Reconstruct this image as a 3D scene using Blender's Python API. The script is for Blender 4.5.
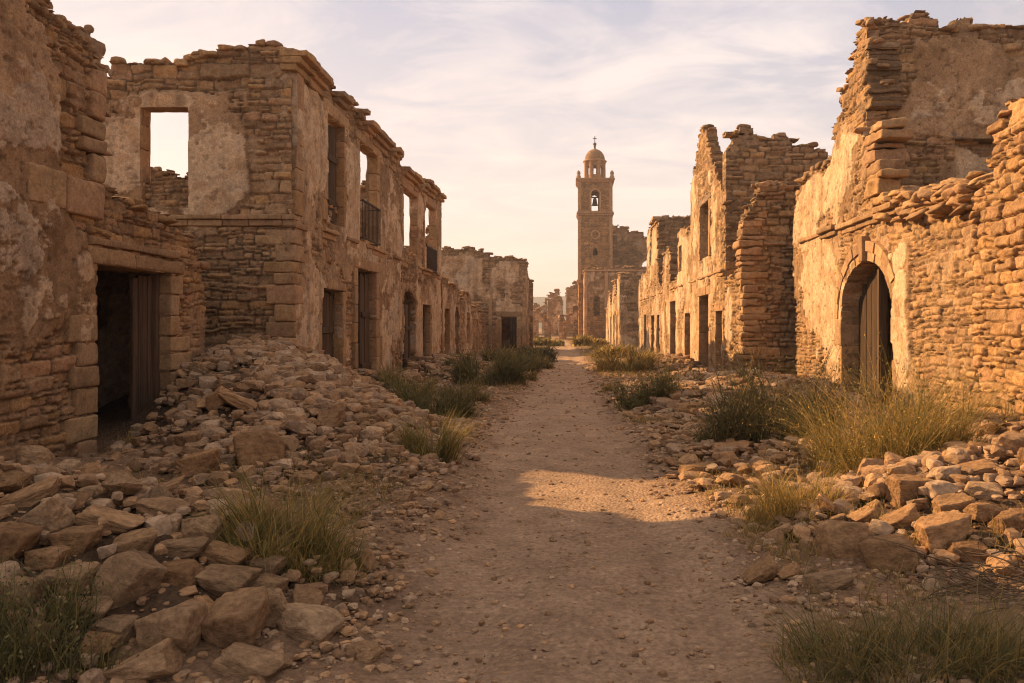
import bpy, bmesh, math, random
import numpy as np
from mathutils import Vector, Matrix, Euler

for o in list(bpy.data.objects):
    bpy.data.objects.remove(o)
SC = bpy.context.scene
COL = SC.collection
R = math.radians

# ------------------------------------------------------------------ camera
cd = bpy.data.cameras.new("camera")
cam = bpy.data.objects.new("camera", cd)
COL.objects.link(cam)
EYE = 1.6
FPX = 800.0                      # focal length in pixels of a 1024 wide picture
VX, VY = 572.0, 325.0            # where the street vanishes in the picture
cam.location = (0, 0, EYE)
cam.rotation_euler = (R(90), 0, 0)
cd.sensor_width = 36.0
cd.lens = FPX * 36.0 / 1024.0
cd.shift_x = (512.0 - VX) / 1024.0
cd.shift_y = (VY - 341.5) / 1024.0
cd.clip_start = 0.05
cd.clip_end = 6000
SC.camera = cam

# ------------------------------------------------------------------ light
SUN_AZ, SUN_EL = 28.0, 28.0      # degrees ahead of due left, degrees above the horizon
SUN_E, SUN_COL = 5.0, (1.0, 0.60, 0.265)
a, e = R(SUN_AZ), R(SUN_EL)
to_sun = Vector((-math.cos(e) * math.cos(a), math.cos(e) * math.sin(a), math.sin(e)))
sl = bpy.data.lights.new("sun", 'SUN')
sl.energy = SUN_E
sl.color = SUN_COL
sl.angle = R(0.5)
sun = bpy.data.objects.new("sun", sl)
COL.objects.link(sun)
sun.location = (-20, 20, 30)
sun.rotation_euler = to_sun.to_track_quat('Z', 'Y').to_euler()

W = bpy.data.worlds.new("World")
SC.world = W
W.use_nodes = True
nt = W.node_tree
N, L = nt.nodes, nt.links
N.clear()


def nd(tree, typ, **kw):
    n = tree.nodes.new(typ)
    for k, v in kw.items():
        if k.startswith('i_'):
            key = k[2:]
            key = int(key) if key.isdigit() else key.replace('_', ' ')
            n.inputs[key].default_value = v
        else:
            setattr(n, k, v)
    return n


def ramp(tree, stops, interp='LINEAR'):
    n = tree.nodes.new('ShaderNodeValToRGB')
    cr = n.color_ramp
    cr.interpolation = interp
    while len(cr.elements) < len(stops):
        cr.elements.new(0.5)
    for el, (p, c) in zip(cr.elements, stops):
        el.position = p
        el.color = (c[0], c[1], c[2], 1)
    return n


sky = nd(nt, 'ShaderNodeTexSky', sky_type='NISHITA', sun_disc=False)
sky.sun_elevation = R(SUN_EL)
sky.sun_rotation = math.atan2(to_sun.x, to_sun.y)
sky.dust_density = 3.0
sky.air_density = 1.0
geo = nd(nt, 'ShaderNodeTexCoord')
sep = nd(nt, 'ShaderNodeSeparateXYZ')
L.new(geo.outputs['Generated'], sep.inputs[0])
# thin haze veil: warm at the horizon, lilac higher up
veil = ramp(nt, [(0.0, (9.3, 7.35, 5.95)), (0.12, (8.7, 7.35, 6.5)), (0.22, (7.0, 6.35, 6.35)), (0.40, (4.5, 4.6, 5.6)), (0.58, (5.0, 4.3, 3.9)), (1.0, (7.2, 5.9, 5.0))])
L.new(sep.outputs['Z'], veil.inputs[0])
# cloud streaks: direction projected on a high layer
zp = nd(nt, 'ShaderNodeMath', operation='ADD', i_1=0.16)
L.new(sep.outputs['Z'], zp.inputs[0])
zm = nd(nt, 'ShaderNodeMath', operation='MAXIMUM', i_1=0.05)
L.new(zp.outputs[0], zm.inputs[0])
dx = nd(nt, 'ShaderNodeMath', operation='DIVIDE')
dy = nd(nt, 'ShaderNodeMath', operation='DIVIDE')
L.new(sep.outputs['X'], dx.inputs[0]); L.new(zm.outputs[0], dx.inputs[1])
L.new(sep.outputs['Y'], dy.inputs[0]); L.new(zm.outputs[0], dy.inputs[1])
cmb = nd(nt, 'ShaderNodeCombineXYZ')
L.new(dx.outputs[0], cmb.inputs[0]); L.new(dy.outputs[0], cmb.inputs[1])
mp = nd(nt, 'ShaderNodeMapping')
mp.inputs['Scale'].default_value = (1.0, 1.7, 1.0)
mp.inputs['Rotation'].default_value = (0, 0, R(-14))
mp.inputs['Location'].default_value = (2.3, 0.7, 0)
L.new(cmb.outputs[0], mp.inputs[0])
cn = nd(nt, 'ShaderNodeTexNoise', i_Scale=1.7, i_Detail=10.0, i_Roughness=0.6, i_Distortion=0.7)
L.new(mp.outputs[0], cn.inputs['Vector'])
cf = ramp(nt, [(0.42, (0, 0, 0)), (0.62, (1, 1, 1))])
L.new(cn.outputs[0], cf.inputs[0])
mixv = nd(nt, 'ShaderNodeMixRGB', i_0=0.86)
L.new(sky.outputs[0], mixv.inputs[1]); L.new(veil.outputs[0], mixv.inputs[2])
ccol = ramp(nt, [(0.0, (9.5, 7.7, 6.4)), (0.3, (8.6, 7.45, 6.95)), (0.42, (7.0, 6.4, 6.6)), (0.6, (6.6, 5.6, 4.9)), (1.0, (8.6, 7.0, 5.9))])
L.new(sep.outputs['Z'], ccol.inputs[0])
sdir = nd(nt, 'ShaderNodeVectorMath', operation='DOT_PRODUCT')
L.new(geo.outputs['Generated'], sdir.inputs[0])
sdir.inputs[1].default_value = to_sun
aur = nd(nt, 'ShaderNodeMapRange', i_1=-1.0, i_2=1.0, i_3=0.0, i_4=1.0)
L.new(sdir.outputs['Value'], aur.inputs[0])
aurc = ramp(nt, [(0.0, (0.55, 0.55, 0.56)), (0.40, (0.76, 0.76, 0.76)), (0.66, (0.98, 0.98, 0.98)), (0.86, (0.97, 0.96, 0.96)), (1.0, (1.15, 1.08, 0.98))])
L.new(aur.outputs[0], aurc.inputs[0])
cfm = nd(nt, 'ShaderNodeMath', operation='MULTIPLY', i_1=0.85)
L.new(cf.outputs[0], cfm.inputs[0])
mixc = nd(nt, 'ShaderNodeMixRGB')
L.new(cfm.outputs[0], mixc.inputs[0]); L.new(mixv.outputs[0], mixc.inputs[1]); L.new(ccol.outputs[0], mixc.inputs[2])
mixs = nd(nt, 'ShaderNodeMixRGB', blend_type='MULTIPLY', i_0=1.0)
L.new(mixc.outputs[0], mixs.inputs[1]); L.new(aurc.outputs[0], mixs.inputs[2])
bg = nd(nt, 'ShaderNodeBackground', i_Strength=0.070)
L.new(mixs.outputs[0], bg.inputs[0])
wo = nd(nt, 'ShaderNodeOutputWorld')
L.new(bg.outputs[0], wo.inputs[0])

SC.render.engine = 'CYCLES'
SC.view_settings.view_transform = 'Standard'
SC.view_settings.look = 'None'
SC.view_settings.exposure = 0.9
SC.view_settings.gamma = 1.0
SC.view_settings.use_curve_mapping = False
SC.cycles.use_denoising = True
SC.cycles.max_bounces = 6
SC.cycles.diffuse_bounces = 3
SC.cycles.use_adaptive_sampling = True
SC.cycles.adaptive_threshold = 0.008
SC.cycles.filter_width = 1.1


# ------------------------------------------------------------------ noise
def _h2(ix, iy, s):
    n = (ix.astype(np.int64) * 374761393 + iy.astype(np.int64) * 668265263 + s * 974634777) & 0xffffffff
    n = ((n ^ (n >> 13)) * 1274126177) & 0xffffffff
    n = ((n ^ (n >> 15)) * 2246822519) & 0xffffffff
    return ((n ^ (n >> 16)) & 0xffffff) / float(0xffffff)


def vn2(x, y, s=0):
    ix, iy = np.floor(x), np.floor(y)
    fx, fy = x - ix, y - iy
    fx = fx * fx * fx * (fx * (fx * 6 - 15) + 10); fy = fy * fy * fy * (fy * (fy * 6 - 15) + 10)
    a = _h2(ix, iy, s); b = _h2(ix + 1, iy, s); c = _h2(ix, iy + 1, s); d = _h2(ix + 1, iy + 1, s)
    return (a + (b - a) * fx) * (1 - fy) + (c + (d - c) * fx) * fy


def fbm(x, y, o=4, s=0, g=0.5):
    r = np.zeros(np.shape(x)); am = 1.0; t = 0
    for i in range(o):
        r = r + am * vn2(x * 2 ** i + i * 17.3, y * 2 ** i - i * 9.7, s + i)
        t += am; am *= g
    return r / t * 2 - 1          # about -1..1


def vn3(p, s=0):
    i = np.floor(p); f = p - i; f = f * f * (3 - 2 * f)
    out = 0
    for dx in (0, 1):
        for dy in (0, 1):
            for dz in (0, 1):
                hsh = _h2(i[:, 0] + dx + 57 * (i[:, 2] + dz), i[:, 1] + dy + 131 * (i[:, 2] + dz), s)
                w = (f[:, 0] if dx else 1 - f[:, 0]) * (f[:, 1] if dy else 1 - f[:, 1]) * (f[:, 2] if dz else 1 - f[:, 2])
                out = out + hsh * w
    return out * 2 - 1


def sm(a, b, x):
    t = np.clip((x - a) / (b - a), 0, 1)
    return t * t * (3 - 2 * t)


# ------------------------------------------------------------------ mesh helpers
class MB:
    """collects vertices, faces and colours and links them as ONE mesh object"""
    def __init__(self):
        self.v, self.f3, self.f4, self.c, self.s3, self.s4, self.n = [], [], [], [], [], [], 0

    def add(self, v, f, col=(1, 1, 1), smooth=True):
        v = np.asarray(v, float); f = np.asarray(f, int)
        c = np.asarray(col, float)
        if c.ndim == 1:
            c = np.repeat(c[None, :3], len(v), 0)
        self.v.append(v); self.c.append(c[:, :3])
        if len(f):
            if f.shape[1] == 3:
                self.f3.append(f + self.n); self.s3.append(np.full(len(f), smooth))
            else:
                self.f4.append(f + self.n); self.s4.append(np.full(len(f), smooth))
        self.n += len(v)
        return self

    def build(self, name, mat, parent=None, loc=None, sharp=0):
        me = bpy.data.meshes.new(name)
        V = np.concatenate(self.v) if self.v else np.zeros((0, 3))
        C = np.concatenate(self.c) if self.c else np.zeros((0, 3))
        o = bpy.data.objects.new(name, me)
        COL.objects.link(o)
        if parent is not None:
            o.parent = parent
            V = V - np.array(parent.location)
        elif loc is not None:
            o.location = loc
            V = V - np.array(loc)
        me.vertices.add(len(V)); me.vertices.foreach_set('co', V.astype(np.float32).ravel())
        f3 = np.concatenate(self.f3) if self.f3 else np.zeros((0, 3), int)
        f4 = np.concatenate(self.f4) if self.f4 else np.zeros((0, 4), int)
        loops = np.concatenate([f3.ravel(), f4.ravel()]).astype(np.int32)
        starts = np.concatenate([np.arange(len(f3)) * 3, len(f3) * 3 + np.arange(len(f4)) * 4]).astype(np.int32)
        sms = np.concatenate((self.s3 or [np.zeros(0, bool)]) + (self.s4 or [np.zeros(0, bool)]))
        me.loops.add(len(loops)); me.loops.foreach_set('vertex_index', loops)
        me.polygons.add(len(starts)); me.polygons.foreach_set('loop_start', starts)
        me.polygons.foreach_set('use_smooth', sms)
        at = me.color_attributes.new('Col', 'FLOAT_COLOR', 'POINT')
        at.data.foreach_set('color', np.concatenate([C, np.ones((len(C), 1))], 1).astype(np.float32).ravel())
        me.update(calc_edges=True)
        me.validate()
        me.materials.append(mat)
        if sharp:
            me.set_sharp_from_angle(angle=R(sharp))
        return o


def empty(name, loc, label, cat, group=None):
    o = bpy.data.objects.new(name, None)
    COL.objects.link(o)
    o.location = loc
    tag(o, label, cat, group)
    return o


def tag(o, label=None, cat=None, group=None, kind=None):
    if label: o['label'] = label
    if cat: o['category'] = cat
    if group: o['group'] = group
    if kind: o['kind'] = kind
    return o


class Plane:
    """a wall plane: u runs along A, z up, h out of the wall along N"""
    def __init__(s, O, A, Nn):
        s.O, s.A, s.N = np.array(O, float), np.array(A, float), np.array(Nn, float)
        s.flip = np.dot(np.cross(s.A, (0, 0, 1)), s.N) < 0

    def P(s, u, z, h):
        u, z, h = np.broadcast_arrays(np.asarray(u, float), np.asarray(z, float), np.asarray(h, float))
        return s.O + u[..., None] * s.A + h[..., None] * s.N + z[..., None] * np.array((0, 0, 1.0))


def planeX(x, face):     # wall along the street, u = world Y, looking to face (+1 / -1)
    return Plane((x, 0, 0), (0, 1, 0), (face, 0, 0))


def planeY(y, face=-1):  # wall across, u = world X
    return Plane((0, y, 0), (1, 0, 0), (0, face, 0))


def grid_faces(nu, nv):
    i = np.arange(nu * nv).reshape(nv, nu)
    return np.stack([i[:-1, :-1].ravel(), i[:-1, 1:].ravel(), i[1:, 1:].ravel(), i[1:, :-1].ravel()], 1)


def rough_box(mb, pl, u0, u1, z0, z1, h0, h1, col, bev=0.02, rough=0.012, res=0.10, seed=0, rot=None, nf=3.0, smooth=True):
    """a worn block given in wall coordinates"""
    lo = np.array([min(u0, u1), min(h0, h1), min(z0, z1)]); hi = np.array([max(u0, u1), max(h0, h1), max(z0, z1)])
    size = hi - lo
    bev = min(bev, size.min() * 0.45)
    n = np.clip(np.ceil(size / res).astype(int), 2, 40)

    def axis(k):
        t = np.linspace(0, 1, n[k] + 1) * size[k]
        t = np.unique(np.concatenate([t[(t > bev * 1.2) & (t < size[k] - bev * 1.2)], [0, bev * 0.5, bev, size[k] - bev, size[k] - bev * 0.5, size[k]]]))
        return t
    ax = [axis(k) for k in range(3)]
    ctr = (lo + hi) / 2
    for k in range(3):
        i, j = [(1, 2), (2, 0), (0, 1)][k]
        for side in (0, 1):
            gi, gj = np.meshgrid(ax[i], ax[j])
            p = np.zeros(gi.shape + (3,))
            p[..., i] = gi; p[..., j] = gj; p[..., k] = size[k] * side
            sh = gi.shape
            p = p.reshape(-1, 3)
            q = np.clip(p, bev, size - bev)
            d = p - q
            ln = np.linalg.norm(d, axis=1, keepdims=True) + 1e-9
            p = q + d / ln * bev
            p = p + lo
            if rough:
                w = p + seed * 3.17
                nn = vn3(w * nf, seed) * 0.65 + vn3(w * nf * 3.1, seed + 5) * 0.35
                p = p + (d / ln) * (nn * rough)[:, None]
            if rot is not None:
                p = (p - ctr) @ np.array(rot).T + ctr
            f = grid_faces(sh[1], sh[0])
            if side == 0:
                f = f[:, ::-1]
            if not pl.flip:
                f = f[:, ::-1]
            v = pl.P(p[:, 0], p[:, 2], p[:, 1])
            mb.add(v, f, col, smooth)


def ico(sub):
    bm = bmesh.new()
    bmesh.ops.create_icosphere(bm, subdivisions=sub, radius=1.0)
    bm.verts.ensure_lookup_table()
    v = np.array([x.co[:] for x in bm.verts]); f = np.array([[q.index for q in p.verts] for p in bm.faces])
    bm.free()
    return v / np.linalg.norm(v, axis=1, keepdims=True), f


ICO = {k: ico(k) for k in (1, 2, 3, 5)}


def stone_shape(sub, seed, round_=0.0, rough=0.05):
    """an angular broken stone in a unit-ish box"""
    rg = np.random.default_rng(seed)
    d, f = ICO[sub]
    nrm, dist = [], []
    for k in range(3):
        for s in (-1, 1):
            v = np.zeros(3); v[k] = s
            v += rg.normal(0, 0.16, 3)
            nrm.append(v / np.linalg.norm(v)); dist.append(rg.uniform(0.72, 0.95))
    for k in range(rg.integers(5, 9)):
        v = rg.normal(0, 1, 3)
        nrm.append(v / np.linalg.norm(v)); dist.append(rg.uniform(0.86, 1.08))
    nrm = np.array(nrm); dist = np.array(dist)
    dot = np.maximum(d @ nrm.T, 1e-4) / dist
    p = 48 if round_ == 0 else 11
    r = (dot ** p).sum(1) ** (-1.0 / p)
    v = d * r[:, None]
    nz = vn3(v * 2.2 + seed, seed) * 0.5 + vn3(v * 5.0 + seed, seed + 3) * 0.28 + (vn3(v * 9.0 + seed, seed + 7) * 0.2 + vn3(v * 19.0 + seed, seed + 8) * (0.12 if sub > 3 else 0) if sub >= 3 else 0)
    v = v * (1 + nz * rough * 1.6)[:, None]
    # faint bedding layers, as in sandstone
    if sub >= 3:
        v = v * (1 + 0.005 * np.sin(v[:, 2] * 13 + 3 * vn3(v * 1.5, seed + 11)))[:, None]
    return v, f


PAL = np.array([(0.40, 0.255, 0.14), (0.44, 0.275, 0.13), (0.35, 0.24, 0.15), (0.42, 0.26, 0.16), (0.30, 0.195, 0.115), (0.47, 0.32, 0.18)])
PAL = PAL * 0.6 + PAL.mean(0) * 0.4
MORTAR = np.array((0.35, 0.25, 0.165))
PL1, PL2, PL3 = np.array((0.50, 0.345, 0.215)), np.array((0.37, 0.245, 0.145)), np.array((0.60, 0.455, 0.315))


# ------------------------------------------------------------------ materials
def mat_masonry(name, bump=0.6, fine=38.0, tint=(1, 1, 1), var=0.34):
    m = bpy.data.materials.new(name); m.use_nodes = True
    t = m.node_tree; b = t.nodes['Principled BSDF']
    at = nd(t, 'ShaderNodeVertexColor', layer_name='Col')
    tc = nd(t, 'ShaderNodeTexCoord')
    n1 = nd(t, 'ShaderNodeTexNoise', i_Scale=fine, i_Detail=8.0, i_Roughness=0.62)
    n2 = nd(t, 'ShaderNodeTexNoise', i_Scale=3.1, i_Detail=6.0, i_Roughness=0.6)
    n3 = nd(t, 'ShaderNodeTexNoise', i_Scale=11.0, i_Detail=8.0, i_Roughness=0.7)
    for n in (n1, n2, n3): t.links.new(tc.outputs['Object'], n.inputs['Vector'])
    r1 = ramp(t, [(0.28, (1 - var,) * 3), (0.72, (1 + var * 0.75,) * 3)])
    r2 = ramp(t, [(0.3, (0.70, 0.67, 0.66)), (0.5, (1, 1, 1)), (0.72, (1.12, 1.07, 1.0))])
    r3 = ramp(t, [(0.33, (0.72, 0.69, 0.67)), (0.62, (1.1, 1.08, 1.05))])
    t.links.new(n1.outputs[0], r1.inputs[0]); t.links.new(n2.outputs[0], r2.inputs[0]); t.links.new(n3.outputs[0], r3.inputs[0])
    m1 = nd(t, 'ShaderNodeMixRGB', blend_type='MULTIPLY', i_0=1.0)
    m2 = nd(t, 'ShaderNodeMixRGB', blend_type='MULTIPLY', i_0=1.0)
    m3 = nd(t, 'ShaderNodeMixRGB', blend_type='MULTIPLY', i_0=1.0)
    m4 = nd(t, 'ShaderNodeMixRGB', blend_type='MULTIPLY', i_0=1.0)
    t.links.new(at.outputs[0], m1.inputs[1]); t.links.new(r1.outputs[0], m1.inputs[2])
    t.links.new(m1.outputs[0], m2.inputs[1]); t.links.new(r2.outputs[0], m2.inputs[2])
    t.links.new(m2.outputs[0], m3.inputs[1]); t.links.new(r3.outputs[0], m3.inputs[2])
    t.links.new(m3.outputs[0], m4.inputs[1]); m4.inputs[2].default_value = (*tint, 1)
    t.links.new(m4.outputs[0], b.inputs['Base Color'])
    b.inputs['Roughness'].default_value = 0.93
    b.inputs['Specular IOR Level'].default_value = 0.15
    ad = nd(t, 'ShaderNodeMath', operation='ADD')
    t.links.new(n1.outputs[0], ad.inputs[0]); t.links.new(n3.outputs[0], ad.inputs[1])
    bp = nd(t, 'ShaderNodeBump', i_Strength=bump, i_Distance=0.022)
    t.links.new(ad.outputs[0], bp.inputs['Height'])
    t.links.new(bp.outputs[0], b.inputs['Normal'])
    return m


def mat_loose_stone(name):
    m = bpy.data.materials.new(name); m.use_nodes = True
    t = m.node_tree; b = t.nodes['Principled BSDF']
    oi = nd(t, 'ShaderNodeObjectInfo')
    cr = ramp(t, [(0.0, (0.27, 0.165, 0.09)), (0.25, (0.39, 0.25, 0.14)), (0.5, (0.36, 0.255, 0.165)), (0.75, (0.44, 0.27, 0.145)), (1.0, (0.47, 0.345, 0.23))])
    t.links.new(oi.outputs['Random'], cr.inputs[0])
    tc = nd(t, 'ShaderNodeTexCoord')
    n1 = nd(t, 'ShaderNodeTexNoise', noise_dimensions='4D', i_Scale=7.0, i_Detail=10.0, i_Roughness=0.68)
    n2 = nd(t, 'ShaderNodeTexNoise', noise_dimensions='4D', i_Scale=1.6, i_Detail=5.0, i_Roughness=0.6)
    ws = nd(t, 'ShaderNodeMath', operation='MULTIPLY', i_1=37.0)
    t.links.new(oi.outputs['Random'], ws.inputs[0])
    for n in (n1, n2):
        t.links.new(tc.outputs['Object'], n.inputs['Vector']); t.links.new(ws.outputs[0], n.inputs['W'])
    r1 = ramp(t, [(0.32, (0.52, 0.5, 0.48)), (0.66, (1.3, 1.28, 1.25))])
    r2 = ramp(t, [(0.32, (0.72, 0.68, 0.66)), (0.66, (1.16, 1.13, 1.08))])
    t.links.new(n1.outputs[0], r1.inputs[0]); t.links.new(n2.outputs[0], r2.inputs[0])
    m1 = nd(t, 'ShaderNodeMixRGB', blend_type='MULTIPLY', i_0=1.0); m2 = nd(t, 'ShaderNodeMixRGB', blend_type='MULTIPLY', i_0=1.0)
    t.links.new(cr.outputs[0], m1.inputs[1]); t.links.new(r1.outputs[0], m1.inputs[2])
    t.links.new(m1.outputs[0], m2.inputs[1]); t.links.new(r2.outputs[0], m2.inputs[2])
    t.links.new(m2.outputs[0], b.inputs['Base Color'])
    b.inputs['Roughness'].default_value = 0.92; b.inputs['Specular IOR Level'].default_value = 0.18
    bp = nd(t, 'ShaderNodeBump', i_Strength=0.9, i_Distance=0.05)
    t.links.new(n1.outputs[0], bp.inputs['Height']); t.links.new(bp.outputs[0], b.inputs['Normal'])
    return m


def mat_wood(name, c0=(0.045, 0.028, 0.018), c1=(0.135, 0.083, 0.05)):
    m = bpy.data.materials.new(name); m.use_nodes = True
    t = m.node_tree; b = t.nodes['Principled BSDF']
    tc = nd(t, 'ShaderNodeTexCoord')
    mp = nd(t, 'ShaderNodeMapping'); mp.inputs['Scale'].default_value = (26, 26, 1.6)
    t.links.new(tc.outputs['Object'], mp.inputs[0])
    n1 = nd(t, 'ShaderNodeTexNoise', i_Scale=1.0, i_Detail=7.0, i_Roughness=0.65)
    t.links.new(mp.outputs[0], n1.inputs['Vector'])
    r1 = ramp(t, [(0.3, c0), (0.7, c1)])
    t.links.new(n1.outputs[0], r1.inputs[0])
    at = nd(t, 'ShaderNodeVertexColor', layer_name='Col')
    m1 = nd(t, 'ShaderNodeMixRGB', blend_type='MULTIPLY', i_0=1.0)
    t.links.new(r1.outputs[0], m1.inputs[1]); t.links.new(at.outputs[0], m1.inputs[2])
    t.links.new(m1.outputs[0], b.inputs['Base Color'])
    b.inputs['Roughness'].default_value = 0.85; b.inputs['Specular IOR Level'].default_value = 0.2
    bp = nd(t, 'ShaderNodeBump', i_Strength=0.7, i_Distance=0.01)
    t.links.new(n1.outputs[0], bp.inputs['Height']); t.links.new(bp.outputs[0], b.inputs['Normal'])
    return m


def mat_plant(name, trans=0.35):
    m = bpy.data.materials.new(name); m.use_nodes = True
    t = m.node_tree; b = t.nodes['Principled BSDF']; out = t.nodes['Material Output']
    at = nd(t, 'ShaderNodeVertexColor', layer_name='Col')
    t.links.new(at.outputs[0], b.inputs['Base Color'])
    b.inputs['Roughness'].default_value = 0.7; b.inputs['Specular IOR Level'].default_value = 0.2
    tr = nd(t, 'ShaderNodeBsdfTranslucent')
    t.links.new(at.outputs[0], tr.inputs[0])
    mx = nd(t, 'ShaderNodeMixShader', i_0=trans)
    t.links.new(b.outputs[0], mx.inputs[1]); t.links.new(tr.outputs[0], mx.inputs[2])
    t.links.new(mx.outputs[0], out.inputs[0])
    return m


def mat_iron(name):
    m = bpy.data.materials.new(name); m.use_nodes = True
    t = m.node_tree; b = t.nodes['Principled BSDF']
    tc = nd(t, 'ShaderNodeTexCoord')
    n1 = nd(t, 'ShaderNodeTexNoise', i_Scale=20.0, i_Detail=4.0)
    t.links.new(tc.outputs['Object'], n1.inputs['Vector'])
    r1 = ramp(t, [(0.35, (0.02, 0.017, 0.015)), (0.7, (0.075, 0.04, 0.025))])
    t.links.new(n1.outputs[0], r1.inputs[0]); t.links.new(r1.outputs[0], b.inputs['Base Color'])
    b.inputs['Roughness'].default_value = 0.75; b.inputs['Metallic'].default_value = 0.3
    return m


def mat_ground(name):
    m = bpy.data.materials.new(name); m.use_nodes = True
    t = m.node_tree; b = t.nodes['Principled BSDF']
    at = nd(t, 'ShaderNodeVertexColor', layer_name='Col')
    tc = nd(t, 'ShaderNodeTexCoord')
    g = nd(t, 'ShaderNodeTexNoise', i_Scale=26.0, i_Detail=9.0, i_Roughness=0.7)
    p = nd(t, 'ShaderNodeTexVoronoi', i_Scale=34.0, i_Randomness=1.0)
    q = nd(t, 'ShaderNodeTexNoise', i_Scale=2.6, i_Detail=7.0, i_Roughness=0.65)
    for n in (g, p, q): t.links.new(tc.outputs['Object'], n.inputs['Vector'])
    r1 = ramp(t, [(0.3, (0.68, 0.66, 0.65)), (0.7, (1.22, 1.2, 1.18))])
    r2 = ramp(t, [(0.3, (0.76, 0.73, 0.72)), (0.68, (1.14, 1.12, 1.10))])
    r3 = ramp(t, [(0.0, (0.72, 0.7, 0.68)), (0.5, (1, 1, 1)), (1.0, (1.28, 1.25, 1.2))])
    t.links.new(g.outputs[0], r1.inputs[0]); t.links.new(q.outputs[0], r2.inputs[0]); t.links.new(p.outputs['Color'], r3.inputs[0])
    prev = at.outputs[0]
    for rr, fac in ((r1, 1.0), (r2, 1.0), (r3, 0.75)):
        mm = nd(t, 'ShaderNodeMixRGB', blend_type='MULTIPLY', i_0=fac)
        t.links.new(prev, mm.inputs[1]); t.links.new(rr.outputs[0], mm.inputs[2]); prev = mm.outputs[0]
    t.links.new(prev, b.inputs['Base Color'])
    b.inputs['Roughness'].default_value = 0.95; b.inputs['Specular IOR Level'].default_value = 0.1
    inv = nd(t, 'ShaderNodeMath', operation='SUBTRACT', i_0=0.75)
    t.links.new(p.outputs['Distance'], inv.inputs[1])
    hs = nd(t, 'ShaderNodeMath', operation='MULTIPLY_ADD', i_1=0.6)
    t.links.new(inv.outputs[0], hs.inputs[0]); t.links.new(g.outputs[0], hs.inputs[2])
    bp = nd(t, 'ShaderNodeBump', i_Strength=0.9, i_Distance=0.035)
    t.links.new(hs.outputs[0], bp.inputs['Height']); t.links.new(bp.outputs[0], b.inputs['Normal'])
    return m


M_WALL = mat_masonry('weathered_masonry')
M_FAR = mat_masonry('far_masonry', bump=0.3, fine=6.0)
M_DRESSED = mat_masonry('dressed_stone', bump=0.45, fine=30.0, var=0.26)
M_STONE = mat_loose_stone('loose_stone')
M_RUBBLE = mat_masonry('rubble_stone', bump=0.6, fine=30.0)
M_WOOD = mat_wood('old_wood')
M_WOODG = mat_wood('grey_wood', (0.13, 0.095, 0.07), (0.29, 0.215, 0.155))
M_IRON = mat_iron('rusty_iron')
M_GROUND = mat_ground('dirt_ground')
M_GRASS = mat_plant('grass_blades', 0.4)
M_LEAF = mat_plant('shrub_leaves', 0.25)
M_TWIG = mat_plant('dead_twigs', 0.0)


# ------------------------------------------------------------------ ground shape
def path_x(y):
    return np.interp(y, [2, 5, 9, 14, 20, 30, 45, 60, 75, 95, 140], [0.1, 0.1, -0.1, -0.25, -0.28, -0.3, -0.5, -0.9, -1.2, -2.6, -9])


def path_w(y):
    return np.interp(y, [2, 5, 10, 20, 40, 80, 140], [1.15, 1.1, 1.05, 0.95, 0.95, 0.9, 1.0])


def mound(x, y, cx, cy, rx, ry, h, ang=0.0):
    c, s = math.cos(ang), math.sin(ang)
    dx, dy = x - cx, y - cy
    p = (dx * c + dy * s) / rx; q = (-dx * s + dy * c) / ry
    t = np.clip(1 - p * p - q * q, 0, 1)
    return h * t ** 1.6


HEAPS = {
    'mid_left': (-5.9, 14.2, 7.2, 2.55, 1.04, math.atan2(-6.0, 3.6)),
    'spill_left': (-3.2, 10.6, 2.2, 3.4, 0.26, 0),
    'verge_right': (2.7, 9.6, 1.9, 5.2, 0.10, 0),
    'verge_left': (-1.9, 6.6, 1.3, 3.4, 0.06, 0),
    'facade_left': (-4.9, 17.5, 2.1, 5.5, 0.38, 0),
    'far_left': (-4.6, 27.0, 2.2, 6.0, 0.35, 0),
    'front_left': (-4.0, 4.75, 3.0, 1.85, 0.66, 0),
    'front_right': (4.4, 6.2, 2.9, 1.9, 0.52, 0),
    'mid_right': (3.6, 16.6, 2.9, 5.4, 0.38, 0),
    'bank_right': (5.0, 9.2, 2.7, 3.2, 0.32, 0),
    'far_right': (4.2, 30.0, 1.8, 9.0, 0.22, 0),
}


def gz(x, y, detail=True):
    x = np.asarray(x, float); y = np.asarray(y, float)
    d = np.abs(x - path_x(y)) / path_w(y)
    near = 1 - sm(60, 140, y)
    z = -0.05 * (1 - sm(0.7, 1.3, d)) * near + 0.06 * sm(1.6, 4.5, d) * near
    for h in HEAPS.values():
        z = z + mound(x, y, *h)
    z = z + mound(x, y, -6.1, 10.8, 1.7, 1.7, -0.22)
    z = z + 0.05 * fbm(x * 0.55, y * 0.55, 3, 3) * near
    rr = d - 0.55                                   # worn wheel and foot lines
    z = z - 0.022 * np.exp(-(rr / 0.16) ** 2) * near
    if detail:
        off = sm(0.75, 1.25, d + 0.25 * fbm(x * 1.3, y * 1.3, 2, 5))
        z = z + (0.010 + 0.022 * off) * fbm(x * 3.5, y * 3.5, 3, 9) * near
        z = z + (0.004 + 0.012 * off) * fbm(x * 13, y * 13, 2, 21) * near
    return z


def g1(x, y):
    return float(gz(np.array([x]), np.array([y]), False)[0])


def pix(px, py, Y):
    return np.array(((px - VX) / FPX * Y, Y, EYE + (VY - py) / FPX * Y))


def hit(px, py):
    """where the line of sight through a pixel of the photograph meets the ground"""
    for Y in np.geomspace(2.8, 90, 700):
        p = pix(px, py, Y)
        if p[2] <= g1(p[0], p[1]):
            return p
    return p


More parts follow.
